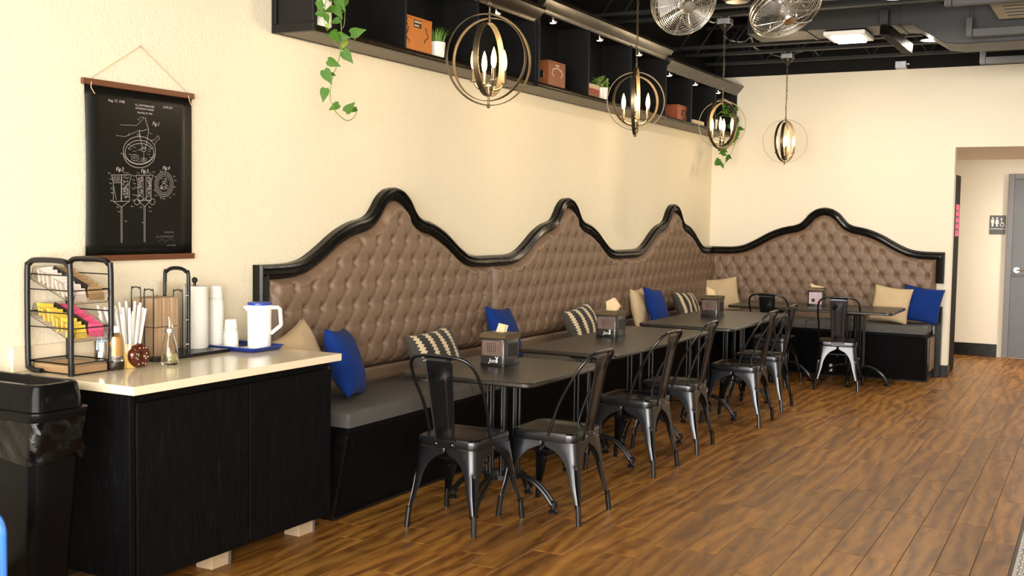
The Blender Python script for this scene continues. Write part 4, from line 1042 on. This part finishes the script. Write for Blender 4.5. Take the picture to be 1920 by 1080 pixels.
# glass pourer
gp = thing('glass_pourer', 'clear glass bottle with steel spout, a little pale syrup inside', 'bottle', (.34,3.452,Z))
MB().lathe([(.002,.001),(.034,.001),(.037,.010),(.036,.045),(.030,.085),(.019,.122),(.017,.140),(.015,.140),(.017,.120),(.028,.083),(.034,.044),(.034,.012),(.002,.006)], n=26).build('glass', M['clear_glass'], gp)
MB().lathe([(.002,.007),(.0325,.012),(.0325,.046),(.002,.046)], n=24).build('syrup', M['oil'], gp)
MB().lathe([(.002,.136),(.0205,.136),(.0215,.142),(.020,.156),(.010,.160),(.002,.160)], n=20).build('collar', M['steel'], gp)
MB().tube([(0,0,.158),(0,0,.185),(-.003,-.002,.205)], [.0045,.004,.003], 8).cyl((.010,.006,.158),(.010,.006,.172),.003,6).build('spout', M['steel'], gp)
# napkin and lid organiser with paper towel post
og = thing('napkin_organiser', 'black metal organiser base with tall arch and wire loops', 'organiser', (0,0,Z))
MB().prism(rrect(.035,3.47,.235,3.945,.02,4), 0, .016, lambda a,b_,tt: (a,b_,tt)).build('base', M['black_metal'], og, 0, .003)
MB().tube(smooth_path([(.215,3.690,.012),(.215,3.690,.35),(.203,3.690,.383),(.17,3.690,.398),(.115,3.690,.398),(.082,3.690,.383),(.07,3.690,.35),(.07,3.690,.012)],4), .0085, 8).build('arch', M['black_metal'], og, 60)
def wloop(x0, x1, y, h): return smooth_path([(x0,y,.012),(x0,y,h-.025),(x0+.008,y,h-.006),((x0+x1)/2,y,h),(x1-.008,y,h-.006),(x1,y,h-.025),(x1,y,.012)],4)
for x0_, x1_, y, h in ((.150,.205,3.490,.315),(.075,.130,3.488,.322),(.165,.220,3.648,.305)): MB().tube(wloop(x0_,x1_,y,h), .0026, 6).build('wire_loop', M['black_metal'], og, 60)
MB().box((.052,3.662,.016),(.225,3.665,.335)).build('acrylic_plate', M['clear_plastic'], og, 0)
for y in (3.668,3.678): 
    for z in (.06,.17,.28): MB().lathe([(.001,.003),(.004,.001),(.0045,0)], (.2245,y,z), 8, (1,0,0)).build('rivet', M['steel'], og)
MB().cyl((.085,3.862,.016),(.085,3.862,.330),.007).sphere((.085,3.862,.336),.014).build('towel_post', M['black_metal'], og)
for k in range(2):
    for q_ in range(6):
        y = 3.508+.0245*q_; ja = rp.uniform(-.004,.004)
        o = MB().box((-.066,-.0115,0),(.066,.0115,.128)).build('brown_napkin_stack', M['paper_brown'], None, 0, .004)
        o.location = (.138+ja,y,Z+.0165+.130*k); o.rotation_euler = (0,0,rp.uniform(-.03,.03))
        tag(o, 'bundle of brown paper napkins in the %s row of the organiser, %s' % (('lower','upper')[k], ('nearest the straws','second from the straws','third from the straws','fourth from the straws','fifth from the straws','nearest the arch')[q_]), 'napkins', 'brown napkin bundles in the organiser')
pt = thing('paper_towel_roll', 'white paper towel roll standing on the black organiser', 'paper towel', (.085,3.862,Z+.0165))
MB().lathe([(.020,0),(.058,0),(.060,.004),(.060,.288),(.058,.292),(.020,.292)], n=36).build('roll', M['paper_white'], pt)
MB().lathe([(.0195,-.0),(.0195,.293),(.016,.293),(.016,-.0)], n=20).build('core', M['paper_brown'], pt)
MB().loft([[(.060*math.cos(a)+o_*.4,.060*math.sin(a)+o_,z) for z in (.004,.27)] for a,o_ in ((.4,.001),(.75,.002),(1.0,.004),(1.2,.009))], False, False).build('loose_sheet', M['paper_white'], pt)
# tray, cups, pitcher
TR = (.012,3.95,.365,4.178)
tr = thing('serving_tray', 'blue plastic tray carrying cups and a white pitcher', 'tray', (0,0,Z))
def trr(g, z): return [(x,y,z) for x,y in rrect(TR[0]+.012+g,TR[1]+g,TR[2]-g,TR[3]-g,.03,5)]
MB().loft([trr(.012,0),trr(.006,.004),trr(0,.020),trr(-.004,.021),trr(-.004,.018),trr(.001,.017)]+[trr(.010,.006),trr(.05,.005)]).build('dish', M['tray_blue'], tr, 35)
MB().loft([trr(-.005,.0185),trr(-.006,.0215),trr(.0005,.0225),trr(.001,.0195)], True, False).build('rim', M['blue_plastic'], tr, 35)
TZ_ = Z+.0065
ml_ = thing('paper_mat', 'white paper lining the blue tray under the pitcher', 'paper', (.26,4.07,TZ_))
MB().box((-.07,-.085,0),(.07,.085,.0012)).build('sheet', M['paper_white'], ml_, 0)
def cups(x, y, n, r0, r1, h, step, label, grp):
    for k in range(n):
        c_ = thing('paper_cup', label, 'cup', (x,y,TZ_+step*k), 0, grp)
        hh = h; 
        MB().lathe([(.002,hh-.002),(r1,hh-.002),(r1,hh),(r0,.003),(r0+.0018,.0015),(r0+.0018,.0),(r0-.001,0),(r1-.0015,hh-.005),(.002,hh-.005)], n=24).build('wall', M['paper_white'], c_)
        if k in (n-1, n-2) or step > .03:
            pass
    return c_
def printband(c_, r0, r1, h, n=14):
    for j in range(n):
        a = 2*PI*j/n; z = h*.42; r_ = r0+(r1-r0)*.42+.0006
        m = MB(); q = Vector((math.cos(a),math.sin(a),0)); tn = Vector((-q.y,q.x,0))
        m.tube([q*r_+tn*.0045*math.cos(b_)+Vector((0,0,z+.0065*math.sin(b_))) for b_ in [k*.7 for k in range(8)]], .0008, 4)
        m.build('green_print', M['green_print'], c_)
c_ = cups(.062,4.030,16,.036,.027,.105,.0125,'white paper cup with green print in the tall upside-down stack','cups in the tall stack'); printband(c_,.036,.027,.105)
c_ = cups(.150,4.035,6,.036,.027,.085,.010,'white paper cup with green print in the short upside-down stack','cups in the short stack'); printband(c_,.036,.027,.085)
pi_ = thing('water_pitcher', 'white plastic pitcher with blue lid and angular handle', 'pitcher', (.283,4.087,TZ_+.0015))
MB().lathe([(.002,0),(.053,0),(.055,.004),(.058,.205),(.0575,.208),(.002,.208)], n=32).build('body', M['white_plastic'], pi_)
q = Vector((-CR.x,-CR.y,0)).normalized(); q = (q+Vector((.1,-.25,0))*.2).normalized(); tn = Vector((-q.y,q.x,0))
m = MB(); b_ = .050
m.add([q*b_+tn*.026+Vector((0,0,.206)), q*b_-tn*.026+Vector((0,0,.206)), q*(b_+.030)+Vector((0,0,.200)), q*b_+Vector((0,0,.165)), q*.04+Vector((0,0,.206))], [(0,2,3),(2,1,3),(0,4,2),(4,1,2)]); m.build('spout', M['white_plastic'], pi_, 0)
MB().lathe([(.002,.208),(.056,.208),(.057,.212),(.055,.219),(.048,.222),(.002,.223)], n=32).build('lid', M['blue_plastic'], pi_)
hq = -q
hp = [hq*.052+Vector((0,0,.196)), hq*.090+Vector((0,0,.196)), hq*.098+Vector((0,0,.190)), hq*.104+Vector((0,0,.115)), hq*.100+Vector((0,0,.108)), hq*.055+Vector((0,0,.070))]
MB().tube(hp, .0095, 8).build('handle', M['white_plastic'], pi_, 50)
# ------------------------------------------------------------------ hanging patent poster
po = thing('hanging_poster', 'black patent-drawing poster hung between two wooden rails', 'poster', (.004,3.605,1.315))
PY0, PY1, PZ0, PZ1 = -.312, .312, .012, .752
m = MB(); NN = 14
fv = []
for j in range(NN+1):
    for i in range(9):
        u_ = PY0+(PY1-PY0)*i/8; z = PZ0+(PZ1-PZ0)*j/NN; k = j/NN
        u_ *= 1-.012*math.sin(PI*k)
        fv.append((.009+.004*math.sin(PI*k), u_, z))
m.add(fv, [(j*9+i,j*9+i+1,(j+1)*9+i+1,(j+1)*9+i) for j in range(NN) for i in range(8)])
sh = m.build('printed_sheet', M['poster_black'], po, 60); so = sh.modifiers.new('s','SOLIDIFY'); so.thickness = .001; so.offset = -1
for z in (PZ0-.010, PZ1+.004): MB().box((.0,PY0-.012,z-.012),(.018,PY1+.012,z+.014)).build('wooden_rail', M['poster_wood'], po, 0, .003)
nail = (.010,-.002,.946)
for s_ in (-1,1):
    MB().tube([nail,(.012,s_*(PY1-.03),PZ1+.018)], .0016, 5).build('string', M['string'], po)
    MB().tube(smooth_path([(.019,s_*(PY1-.03),PZ1+.005),(.022,s_*(PY1-.025),PZ1-.02),(.021,s_*(PY1-.008 if s_>0 else PY1-.045),PZ1-.045)],3), .0022, 5).build('string_end', M['string'], po)
MB().cyl((0,nail[1],nail[2]),(.016,nail[1],nail[2]),.003,8).build('nail', M['steel'], po)
def pmx(x, y, dx=0):
    a = (x-95)/493; yt = 222+.137*(x-95); b = (y-yt)/(1018-yt)
    z = PZ1-.012-b*(PZ1-PZ0-.02); k = (z-PZ0)/(PZ1-PZ0)
    return Vector((.0105+.004*math.sin(PI*k)+dx, PY0+a*(PY1-PY0), z))
def stroke(lines, name='line_drawing', w_=.0016, mat='poster_line', closed=False):
    m = MB()
    for ln_ in lines:
        p = [pmx(*q) for q in ln_]
        for a, b in zip(p, p[1:]):
            d = b-a
            if d.length < 1e-6: continue
            t_ = Vector((0,-d.z,d.y)).normalized()*w_/2
            m.add([a+t_,a-t_,b-t_,b+t_], [(0,1,2,3)])
    return m.build(name, M[mat], sh, 0)
def ell(cx, cy, rx, ry, a0=0, a1=2*PI, n=36): return [(cx+rx*math.cos(a0+(a1-a0)*i/n), cy+ry*math.sin(a0+(a1-a0)*i/n)) for i in range(n+1)]
stroke([ell(331,528,74,66), ell(331,536,66,56), ell(331,540,74,70,.05,PI-.05), ell(334,545,62,50,PI*1.15,PI*1.85)], w_=.0022)
stroke([[(380,482),(400,478),(418,458),(427,472),(408,486),(402,504)]])
stroke([ell(310,562,17,15), ell(310,561,8,5), ell(350,573,14,9), ell(350,573,5,3), [(350,538),(350,572)]])
stroke([[(330,433),(344,520),(358,520),(375,432),(368,428),(345,436),(330,433)], ell(350,523,10,11), [(331,470),(330,433)]], w_=.002)
stroke([[(243,407),(318,410),(345,385),(352,372)], [(225,457),(265,463),(333,432)], [(278,460),(286,445)], [(330,375),(350,370),(362,382),(375,428),(362,400)], [(362,372),(360,395)]], w_=.0013)
stroke([[(x,y),(x+15,y+3)] for x,y in ((275,500),(280,520),(300,512),(370,520),(365,545),(280,545),(300,530),(375,560),(320,525),(320,580))], w_=.0012)
rs = random.Random(2)
def hatch(x0, y0_, x1, y1_, n):
    out = []
    for k in range(n):
        x, y = rs.uniform(x0,x1-6), rs.uniform(y0_,y1_-6); s_ = rs.choice((-1,1)); out.append([(x,y),(x+rs.uniform(4,9),y+s_*rs.uniform(2,6))])
    return out
def funnel(cx, w_, y0_, y1_, yt, stick, wide=0):
    L_ = [[(cx-w_,y0_),(cx+w_,y0_),(cx+w_-9,y0_+35),(cx+w_-9,y1_),(cx,yt),(cx-w_+9,y1_),(cx-w_+9,y0_+35),(cx-w_,y0_)], [(cx-w_+9,y1_),(cx+w_-9,y1_)], [(cx-3,yt),(cx-1,stick)], [(cx+3,yt),(cx+4,stick)]]
    return L_
stroke(funnel(248,45,643,768,795,965)+[[(248,643),(246,768)],[(250,643),(249,768)],[(212,680),(246,680)],[(212,690),(225,760)]]+[[(x,648),(x+2,675)] for x in range(210,246,6)], w_=.0017)
stroke(hatch(252,650,282,760,70), w_=.0013)
stroke(funnel(353,40,645,765,795,965)+[[(346,650),(346,762)],[(360,650),(360,762)],[(330,775),(353,755),(376,775)],ell(318,772,12,14),ell(390,772,12,14)], w_=.0017)
stroke(hatch(322,652,345,758,60)+hatch(361,652,384,758,60), w_=.0013)
stroke([ell(446,690,45,60), ell(446,690,36,48), ell(446,690,29,40), ell(446,700,12,14), ell(446,680,5,6), ell(433,705,6,7)]+[[(446+37*math.cos(a),690+49*math.sin(a)),(446+43*math.cos(a),690+57*math.sin(a))] for a in [k*PI/18 for k in range(36)]], w_=.0013)
stroke(hatch(425,660,467,720,26), w_=.0012)
# reference numerals around the drawings
stroke(sum([[[(x,y),(x+5,y+1),(x+4,y+7)],[(x+8,y+1),(x+12,y+6)]] for x,y in ((188,632),(195,660),(195,680),(200,705),(202,725),(198,762),(255,630),(270,632),(298,645),(296,665),(300,682),(296,705),(298,735),(297,762),(290,790),(225,792),(318,632),(372,632),(390,628),(398,650),(400,740),(395,715),(308,700),(312,740),(330,795),(372,795),(375,815),(425,625),(490,650),(495,670),(492,700),(488,735),(470,750),(440,757),(425,752),(245,540),(322,380),(378,445),(318,452),(330,520),(370,530),(232,815),(262,860),(340,868))],[]), 'numerals', .0013)
RT = lambda p: Matrix.Translation(p) @ Matrix(((0,0,1,0),(1,0,0,0),(0,1,0,0),(0,0,0,1)))
for s_, x, y, sz, sr in (('Aug. 17, 1948',230,302,.0165,0),('R. J. HATTENHAUER',359,322,.0125,0),('DOUGHNUT MAKER',357,337,.0115,0),('Filed May 27, 1946',358,356,.0115,0),('2,447,167',467,330,.015,0),
        ('Fig.1',408,410,.024,.3),('Fig.2',240,624,.024,.3),('Fig.3',353,634,.024,.3),('Fig.4',455,620,.024,.3)):
    text_mesh('lettering', s_, sz, M['poster_line'], sh, RT(pmx(x,y)), 'CENTER', sr)
for s_, x, y, sz in (('INVENTOR',472,924,.012),('R. J. HATTENHAUER',452,944,.012),('ATTORNEY',485,986,.011)): text_mesh('lettering', s_, sz, M['poster_dim'], sh, RT(pmx(x,y)), 'CENTER')
stroke([[(420,962),(440,950),(455,966),(475,948),(500,962)]], 'signature', .0016, 'poster_dim')

# ------------------------------------------------------------------ pillows
def pillow(c, face, lean, roll, w_, h_, T, mat, label, grp, seed=0):
    """face: heading of the front normal (radians, 0=+x); lean back; roll in its own plane"""
    n = 22; rp_ = random.Random(seed); ph = [rp_.uniform(0,6) for _ in range(4)]
    f0 = Vector((math.cos(face),math.sin(face),0)); fn = f0*math.cos(lean)+Vector((0,0,1))*math.sin(lean)
    rt = Vector((-f0.y,f0.x,0)); up = fn.cross(rt)
    R_ = rt*math.cos(roll)+up*math.sin(roll); U_ = -rt*math.sin(roll)+up*math.cos(roll)
    vs = []; uvs = []; 
    for side in (1,-1):
        for j in range(n+1):
            for i in range(n+1):
                u_ = -1+2*i/n; v_ = -1+2*j/n
                a = u_*(1-.075*(1-v_*v_)*abs(u_)); b = v_*(1-.075*(1-u_*u_)*abs(v_))
                th = T*((1-u_**2)*(1-v_**2))**.42
                th *= 1+.05*math.sin(3*u_+ph[0])*math.sin(2.5*v_+ph[1])
                edge = .006*math.sin(7*u_+ph[2])*math.sin(6*v_+ph[3])
                sag = -.03*(1-u_*u_)*(v_ > 0)*v_
                p = R_*(a*w_/2)+U_*((b*h_/2)+sag*h_*.4)+fn*(side*th/2+edge*.5)
                vs.append(p); uvs.append(((u_+1)/2,(v_+1)/2))
    N = n+1; fs = []
    for s_ in range(2):
        for j in range(n):
            for i in range(n):
                q = [s_*N*N+j*N+i, s_*N*N+j*N+i+1, s_*N*N+(j+1)*N+i+1, s_*N*N+(j+1)*N+i]
                fs.append(tuple(q if s_ == 0 else q[::-1]))
    me = bpy.data.meshes.new('throw_pillow'); me.from_pydata([tuple(v) for v in vs], [], fs)
    uvl = me.uv_layers.new(name='UVMap')
    for lp in me.loops: uvl.data[lp.index].uv = uvs[lp.vertex_index]
    bm = bmesh.new(); bm.from_mesh(me); bmesh.ops.remove_doubles(bm, verts=bm.verts, dist=.0004); bm.to_mesh(me); bm.free()
    me.polygons.foreach_set('use_smooth', [True]*len(me.polygons)); me.materials.append(M[mat])
    c = Vector(c); low = min(v.z for v in vs)+c.z
    if low < .538: c.z += .538-low
    o = bpy.data.objects.new('throw_pillow', me); COL.objects.link(o); o.location = c; tag(o, label, 'pillow', grp)
    return o
PG = 'throw pillows on the benches'
X_ = lambda px_, py_, x: at(px_, py_, 'x', x)
Y_ = lambda px_, py_, y: at(px_, py_, 'y', y)
pillow(X_(566,690,.22), .10, .34, .30, .38, .38, .13, 'beige_fabric', 'beige pillow half hidden behind the counter end', PG, 1)
pillow(X_(648,686,.27), .42, .36, -.10, .37, .385, .16, 'blue_fabric', 'royal blue pillow leaning beside the counter end', PG, 2)
pillow(X_(816,664,.24), .05, .42, .04, .56, .30, .14, 'fern_fabric', 'black and cream fern-striped pillow behind the first table', PG, 3)
pillow(X_(946,630,.22), .10, .36, -.10, .38, .38, .14, 'blue_fabric', 'royal blue pillow between the first and second tables', PG, 4)
pillow(X_(1092,614,.24), .0, .42, .10, .56, .30, .14, 'fern_fabric', 'black and cream fern-striped pillow behind the second table', PG, 5)
pillow(X_(1199,588,.17), .12, .22, -.02, .38, .385, .12, 'beige_fabric', 'beige pillow behind the end of the second table', PG, 6)
pillow(X_(1232,582,.30), .02, .36, -.14, .38, .38, .13, 'blue_fabric', 'royal blue pillow behind the third table', PG, 7)
pillow(X_(1288,584,.24), .0, .42, -.06, .56, .30, .14, 'fern_fabric', 'black and cream fern-striped pillow behind the third table', PG, 8)
pillow(Y_(1352,568,11.56), -PI/2+.35, .30, .14, .39, .385, .14, 'beige_fabric', 'beige pillow in the corner where the benches meet', PG, 9)
pillow(Y_(1670,577,11.47), -PI/2+.05, .32, -.12, .375, .375, .13, 'beige_fabric', 'beige pillow at the right end of the far bench', PG, 10)
pillow(Y_(1727,578,11.62), -PI/2-.0, .32, -.12, .39, .375, .13, 'blue_fabric', 'royal blue pillow at the right end of the far bench', PG, 11)

# ------------------------------------------------------------------ shelf ornaments
FZ = 2.4915
def crate(y0_, y1_, x0, x1, h, mat, label, deco):
    b = thing('wooden_box', label, 'box', ((x0+x1)/2,(y0_+y1_)/2,FZ), 0, 'old wooden boxes on the high shelf')
    a, c_ = (x1-x0)/2, (y1_-y0_)/2
    MB().box((-a,-c_,0),(a,c_,h-.012)).build('body', M[mat], b, 0, .002)
    MB().box((-a-.001,-c_-.001,h-.011),(a+.001,c_+.001,h)).build('lid', M[mat], b, 0, .002)
    deco(b, a, c_, h); return b
def plate(b, x, y0_, y1_, z0_, z1_, mat, name): MB().box((x,y0_,z0_),(x+.0012,y1_,z1_)).build(name, M[mat], b, 0)
def curl(b, x, y, z, s_, mat, flip=1):
    pts = [(x+.001, y+flip*s_*(.35*math.cos(a)+.15*math.sin(2*a)), z+s_*(a/3-1)) for a in [k*.5 for k in range(13)]]
    MB().tube(pts, .0032, 4).build('stencil', M[mat], b)
def deco1(b, a, c_, h):
    plate(b, a, -.035, .045, h-.062, h-.018, 'dark_print', 'label_plate')
    plate(b, a+.0013, -.03, .04, h-.034, h-.024, 'pale_print', 'lettering'); plate(b, a+.0013, -.03, .02, h-.055, h-.046, 'pale_print', 'lettering')
    curl(b, a, -.10, h-.115, .045, 'dark_print'); curl(b, a, .10, h-.095, .045, 'dark_print', -1); curl(b, a, -.11, h-.04, .02, 'dark_print')
def deco2(b, a, c_, h):
    curl(b, a, -.075, h-.085, .03, 'pale_print'); curl(b, a, .075, h-.085, .03, 'pale_print', -1)
    pts = [(a+.001, -.06+.12*k/10, h-.06+.014*math.sin(PI*k/10)) for k in range(11)]; MB().tube(pts, .005, 4).build('stencil', M['pale_print'], b)
    plate(b, a, -.03, .03, h-.034, h-.024, 'pale_print', 'lettering')
    MB().box((-.03,-c_-.0022,h*.36),(.05,-c_,h*.62)).build('steel_latch', M['steel'], b, 0, .001)
def deco3(b, a, c_, h):
    curl(b, a, -.06, h*.5, .035, 'dark_print'); curl(b, a, .06, h*.5, .035, 'dark_print', -1)
    MB().torus((a+.001,0,h*.42),.045,.006,20,5,(1,0,0)).build('stencil', M['dark_print'], b)
    plate(b, a, -.05, .05, h*.40, h*.48, 'dark_print', 'lettering')
crate(5.365, 5.692, .04, .225, .205, 'orange_wood', 'orange wooden cigar box with dark stencils on the near shelf', deco1)
crate(7.285, 7.565, .045, .225, .195, 'cigar_wood', 'brown wooden cigar box with a steel latch on the middle shelf', deco2)
crate(10.07, 10.405, .045, .222, .150, 'red_wood', 'reddish wooden box with round dark emblem on the far shelf', deco3)
def pot(m, r0, r1, h): m.lathe([(.002,0),(r0*.96,0),(r0,.004),(r1,h),(r1-.004,h),(r1-.006,h-.012),(.002,h-.014)], n=28)
g = thing('grass_pot', 'white pot of spiky green grass beside the orange box', 'potted plant', (.165,5.835,FZ))
m = MB(); pot(m,.050,.060,.105); m.build('pot', M['white_ceramic'], g)
m = MB(); rg = random.Random(4)
for k in range(150):
    a = rg.uniform(0,2*PI); r_ = .05*math.sqrt(rg.random()); tilt = r_/.05*.62*rg.uniform(.6,1.2); ln_ = rg.uniform(.07,.115)
    b = Vector((r_*math.cos(a),r_*math.sin(a),.094)); o_ = Vector((math.cos(a),math.sin(a),0)); s_ = Vector((-o_.y,o_.x,0))*.0032
    mid = b+o_*ln_*.35*tilt+Vector((0,0,ln_*.6)); tip = b+o_*ln_*tilt+Vector((0,0,ln_*(1-.25*tilt)))
    m.add([b-s_,b+s_,mid+s_*.8,mid-s_*.8,tip], [(0,1,2,3),(3,2,4)])
tag(m.build('grass_blades', M['grass'], g, 0), kind='stuff')
zz = FZ
for nm, th, mat, lab in (('a',.045,'cigar_wood','brown book at the bottom of the stack on the middle shelf'),('b',.028,'book_red','red book in the middle of the stack on the middle shelf'),('c',.036,'book_cream','cream book on top of the stack on the middle shelf')):
    b = thing('hardback_book', lab, 'book', (.15,8.09,zz), 0, 'books stacked on the middle shelf')
    MB().box((-.075,-.115,0),(.075,.115,.003)).box((-.075,-.115,th-.003),(.075,.115,th)).box((.072,-.115,0),(.076,.115,th)).build('cover', M[mat], b, 0, .001)
    MB().box((-.072,-.111,.003),(.0715,.111,th-.003)).build('pages', M['paper_white'], b, 0); zz += th+.0005
b = thing('hardback_book', 'pale book lying alone right of the reddish box', 'book', (.15,10.68,FZ)); th = .045
MB().box((-.075,-.17,0),(.075,.17,.003)).box((-.075,-.17,th-.003),(.075,.17,th)).box((.072,-.17,0),(.076,.17,th)).build('cover', M['book_cream'], b, 0, .001); MB().box((-.072,-.166,.003),(.0715,.166,th-.003)).build('pages', M['paper_white'], b, 0)
g = thing('leafy_pot', 'white pot with small rounded green leaves beside the stacked books', 'potted plant', (.175,8.345,FZ))
m = MB(); pot(m,.052,.060,.11); m.build('pot', M['white_ceramic'], g)
m = MB()
for k in range(130):
    a = rg.uniform(0,2*PI); r_ = .11*math.sqrt(rg.random()); z = .11+.11*rg.random()*(1-(r_/.13)**2)
    c_ = Vector((r_*math.cos(a)*.7,r_*math.sin(a),z)); n_ = Vector((math.cos(a)+rg.uniform(-.5,.5),math.sin(a)+rg.uniform(-.5,.5),rg.uniform(.2,1))).normalized(); t_ = n_.orthogonal().normalized(); b_ = n_.cross(t_); s_ = rg.uniform(.010,.017)
    m.add([c_-t_*s_, c_-t_*s_*.4+b_*s_*.6, c_+t_*s_*.6+b_*s_*.6, c_+t_*s_, c_+t_*s_*.6-b_*s_*.6, c_-t_*s_*.4-b_*s_*.6], [(0,1,2,3,4,5)])
for k in range(12):
    a = 2*PI*k/12; m.tube([(0,0,.1),(.03*math.cos(a),.045*math.sin(a),.15),(.06*math.cos(a),.09*math.sin(a),.19)], .0015, 4)
tag(m.build('leaf_cluster', M['succulent'], g, 0), kind='stuff')

# ------------------------------------------------------------------ trailing vines
def leaf_mesh(s_, name):
    out = [(0,0),(-.22,-.08),(-.37,.12),(-.34,.42),(-.17,.72),(0,1.06),(.17,.72),(.34,.42),(.37,.12),(.22,-.08)]
    vs = [(x*s_*.95, y*s_, .10*s_*abs(x)-.10*s_*y*y) for x,y in out]+[(0,.3*s_,-.02*s_),(0,.65*s_,-.05*s_)]
    fs = [(0,1,10),(1,2,10),(2,3,10),(3,4,11,10),(4,5,11),(5,6,11),(6,7,10,11),(7,8,10),(8,9,10),(9,0,10)]
    m = MB(); m.add(vs, fs); return m
LM = {}
def leaf(parent, base, tip, org, mat='leaf', turn=0, flat=.35):
    base = Vector(base); tip = Vector(tip); ub, vb, zb_ = pix(base); ut, vt, _z = pix(tip)
    d = (CR*(ut-ub)-CU*(vt-vb))*(zb_/FPX); s_ = d.length
    key = (round(s_,2), mat)
    if key not in LM: LM[key] = leaf_mesh(max(.01,round(s_,2)), 'leaf').mesh('leaf', M[mat], 60)
    yv = d.normalized(); view = (CP-base).normalized(); n_ = (view-yv*view.dot(yv)).normalized(); xv = yv.cross(n_)
    n2 = n_*math.cos(turn)+xv*math.sin(turn); xv = yv.cross(n2)
    o = bpy.data.objects.new('leaf', LM[key]); COL.objects.link(o); o.parent = parent
    mw = Matrix(((xv.x,yv.x,n2.x,base.x-org.x),(xv.y,yv.y,n2.y,base.y-org.y),(xv.z,yv.z,n2.z,base.z-org.z),(0,0,0,1))); o.matrix_local = mw
    return o
org = Vector((.175,4.645,FZ))
iv = thing('trailing_pothos', 'long trailing pothos vine in a white pot on the near shelf', 'potted plant', org)
m = MB(); m.lathe([(.002,0),(.075,0),(.080,.005),(.084,.22),(.078,.22),(.074,.19),(.002,.185)], (0,0,0), 32); m.build('pot', M['white_ceramic'], iv)
MB().lathe([(.002,.18),(.07,.18),(.070,.195),(.002,.20)], (0,0,0), 24).build('soil', M['dark_print'], iv)
V3 = lambda x,y,d_=.32: at(560+x/4.5, y/4.5, 'x', d_)
def vine(parent, pts, org, r_=.0022, mat='stem'):
    MB().tube([Vector(p)-org for p in smooth_path(pts,5)], r_, 6).build('vine_stem', M[mat], parent, 60)
vine(iv, [(.19,4.66,FZ+.20),(.25,4.69,FZ+.26),V3(330,-40,.30),V3(350,60),V3(358,200),V3(360,330),V3(352,430),V3(335,520),V3(300,610),V3(275,700),V3(265,800),V3(278,870),V3(310,940),V3(360,990),V3(415,1018),V3(465,990),V3(490,940)], org)
vine(iv, [V3(360,120),V3(388,90),V3(385,200),V3(370,240)], org, .0018)
vine(iv, [V3(352,420),V3(410,415),V3(470,340),V3(500,275)], org, .0016)
vine(iv, [V3(350,410),V3(300,350),V3(270,300)], org, .0016)
vine(iv, [(.2,4.65,FZ+.2),(.26,4.64,FZ+.22),V3(220,60,.30),V3(218,190,.31),V3(245,260)], org, .0018)
for (bx_, by_), (tx, ty), tn_, mt in (((225,105),(122,118),.2,'leaf'),((310,65),(215,105),-.4,'leaf'),((170,5),(195,95),.3,'leaf'),((200,30),(165,95),-.3,'leaf'),((320,-20),(385,85),.2,'leaf'),((400,-10),(385,75),-.5,'leaf'),((310,55),(360,150),.3,'leaf'),((225,120),(255,205),-.2,'leaf'),((345,165),(268,195),.2,'leaf'),((440,285),(558,255),.1,'leaf'),((325,270),(240,300),.6,'leaf'),((240,200),(258,255),.5,'leaf_young'),((320,305),(435,318),.1,'leaf'),((280,285),(345,350),-.4,'leaf'),((405,345),(362,412),.7,'leaf_young'),((375,430),(458,535),.1,'leaf'),((245,510),(342,557),.2,'leaf'),((215,590),(275,705),.1,'leaf'),((270,620),(322,640),-.6,'leaf'),((225,745),(203,858),.2,'leaf'),((340,880),(248,928),.3,'leaf'),((395,945),(472,860),-.2,'leaf'),((490,915),(437,943),.3,'leaf'),((345,20),(300,-40),.3,'leaf'),((280,0),(230,-40),-.3,'leaf')):
    leaf(iv, V3(bx_,by_), V3(tx,ty), org, mt, tn_)
org2 = Vector((.16,11.30,FZ))
iv2 = thing('trailing_ivy', 'trailing ivy hanging from the far end of the shelf behind a pendant', 'potted plant', org2)
m = MB(); pot(m,.055,.065,.11); m.build('pot', M['white_ceramic'], iv2)
V4 = lambda x,y,d_=.31: at(x,y,'x',d_)
vine(iv2, [(.18,11.3,FZ+.11),(.24,11.3,FZ+.18),V4(1366,205),V4(1372,235),V4(1378,260),V4(1372,285),V4(1362,300),V4(1355,315)], org2, .0025)
vine(iv2, [(.18,11.33,FZ+.11),(.25,11.4,FZ+.16),V4(1380,225),V4(1384,250),V4(1376,275)], org2, .0025)
for k in range(34):
    tt = k/33; px_ = 1368+10*math.sin(tt*5)-12*max(0,tt-.7)*2+rg.uniform(-12,12); py_ = 196+tt*112; a = rg.uniform(0,2*PI); s_ = rg.uniform(9,14)
    leaf(iv2, V4(px_,py_), V4(px_+s_*math.cos(a), py_+abs(s_*math.sin(a))), org2, 'vine_dark' if k % 3 else 'leaf', rg.uniform(-.6,.6))
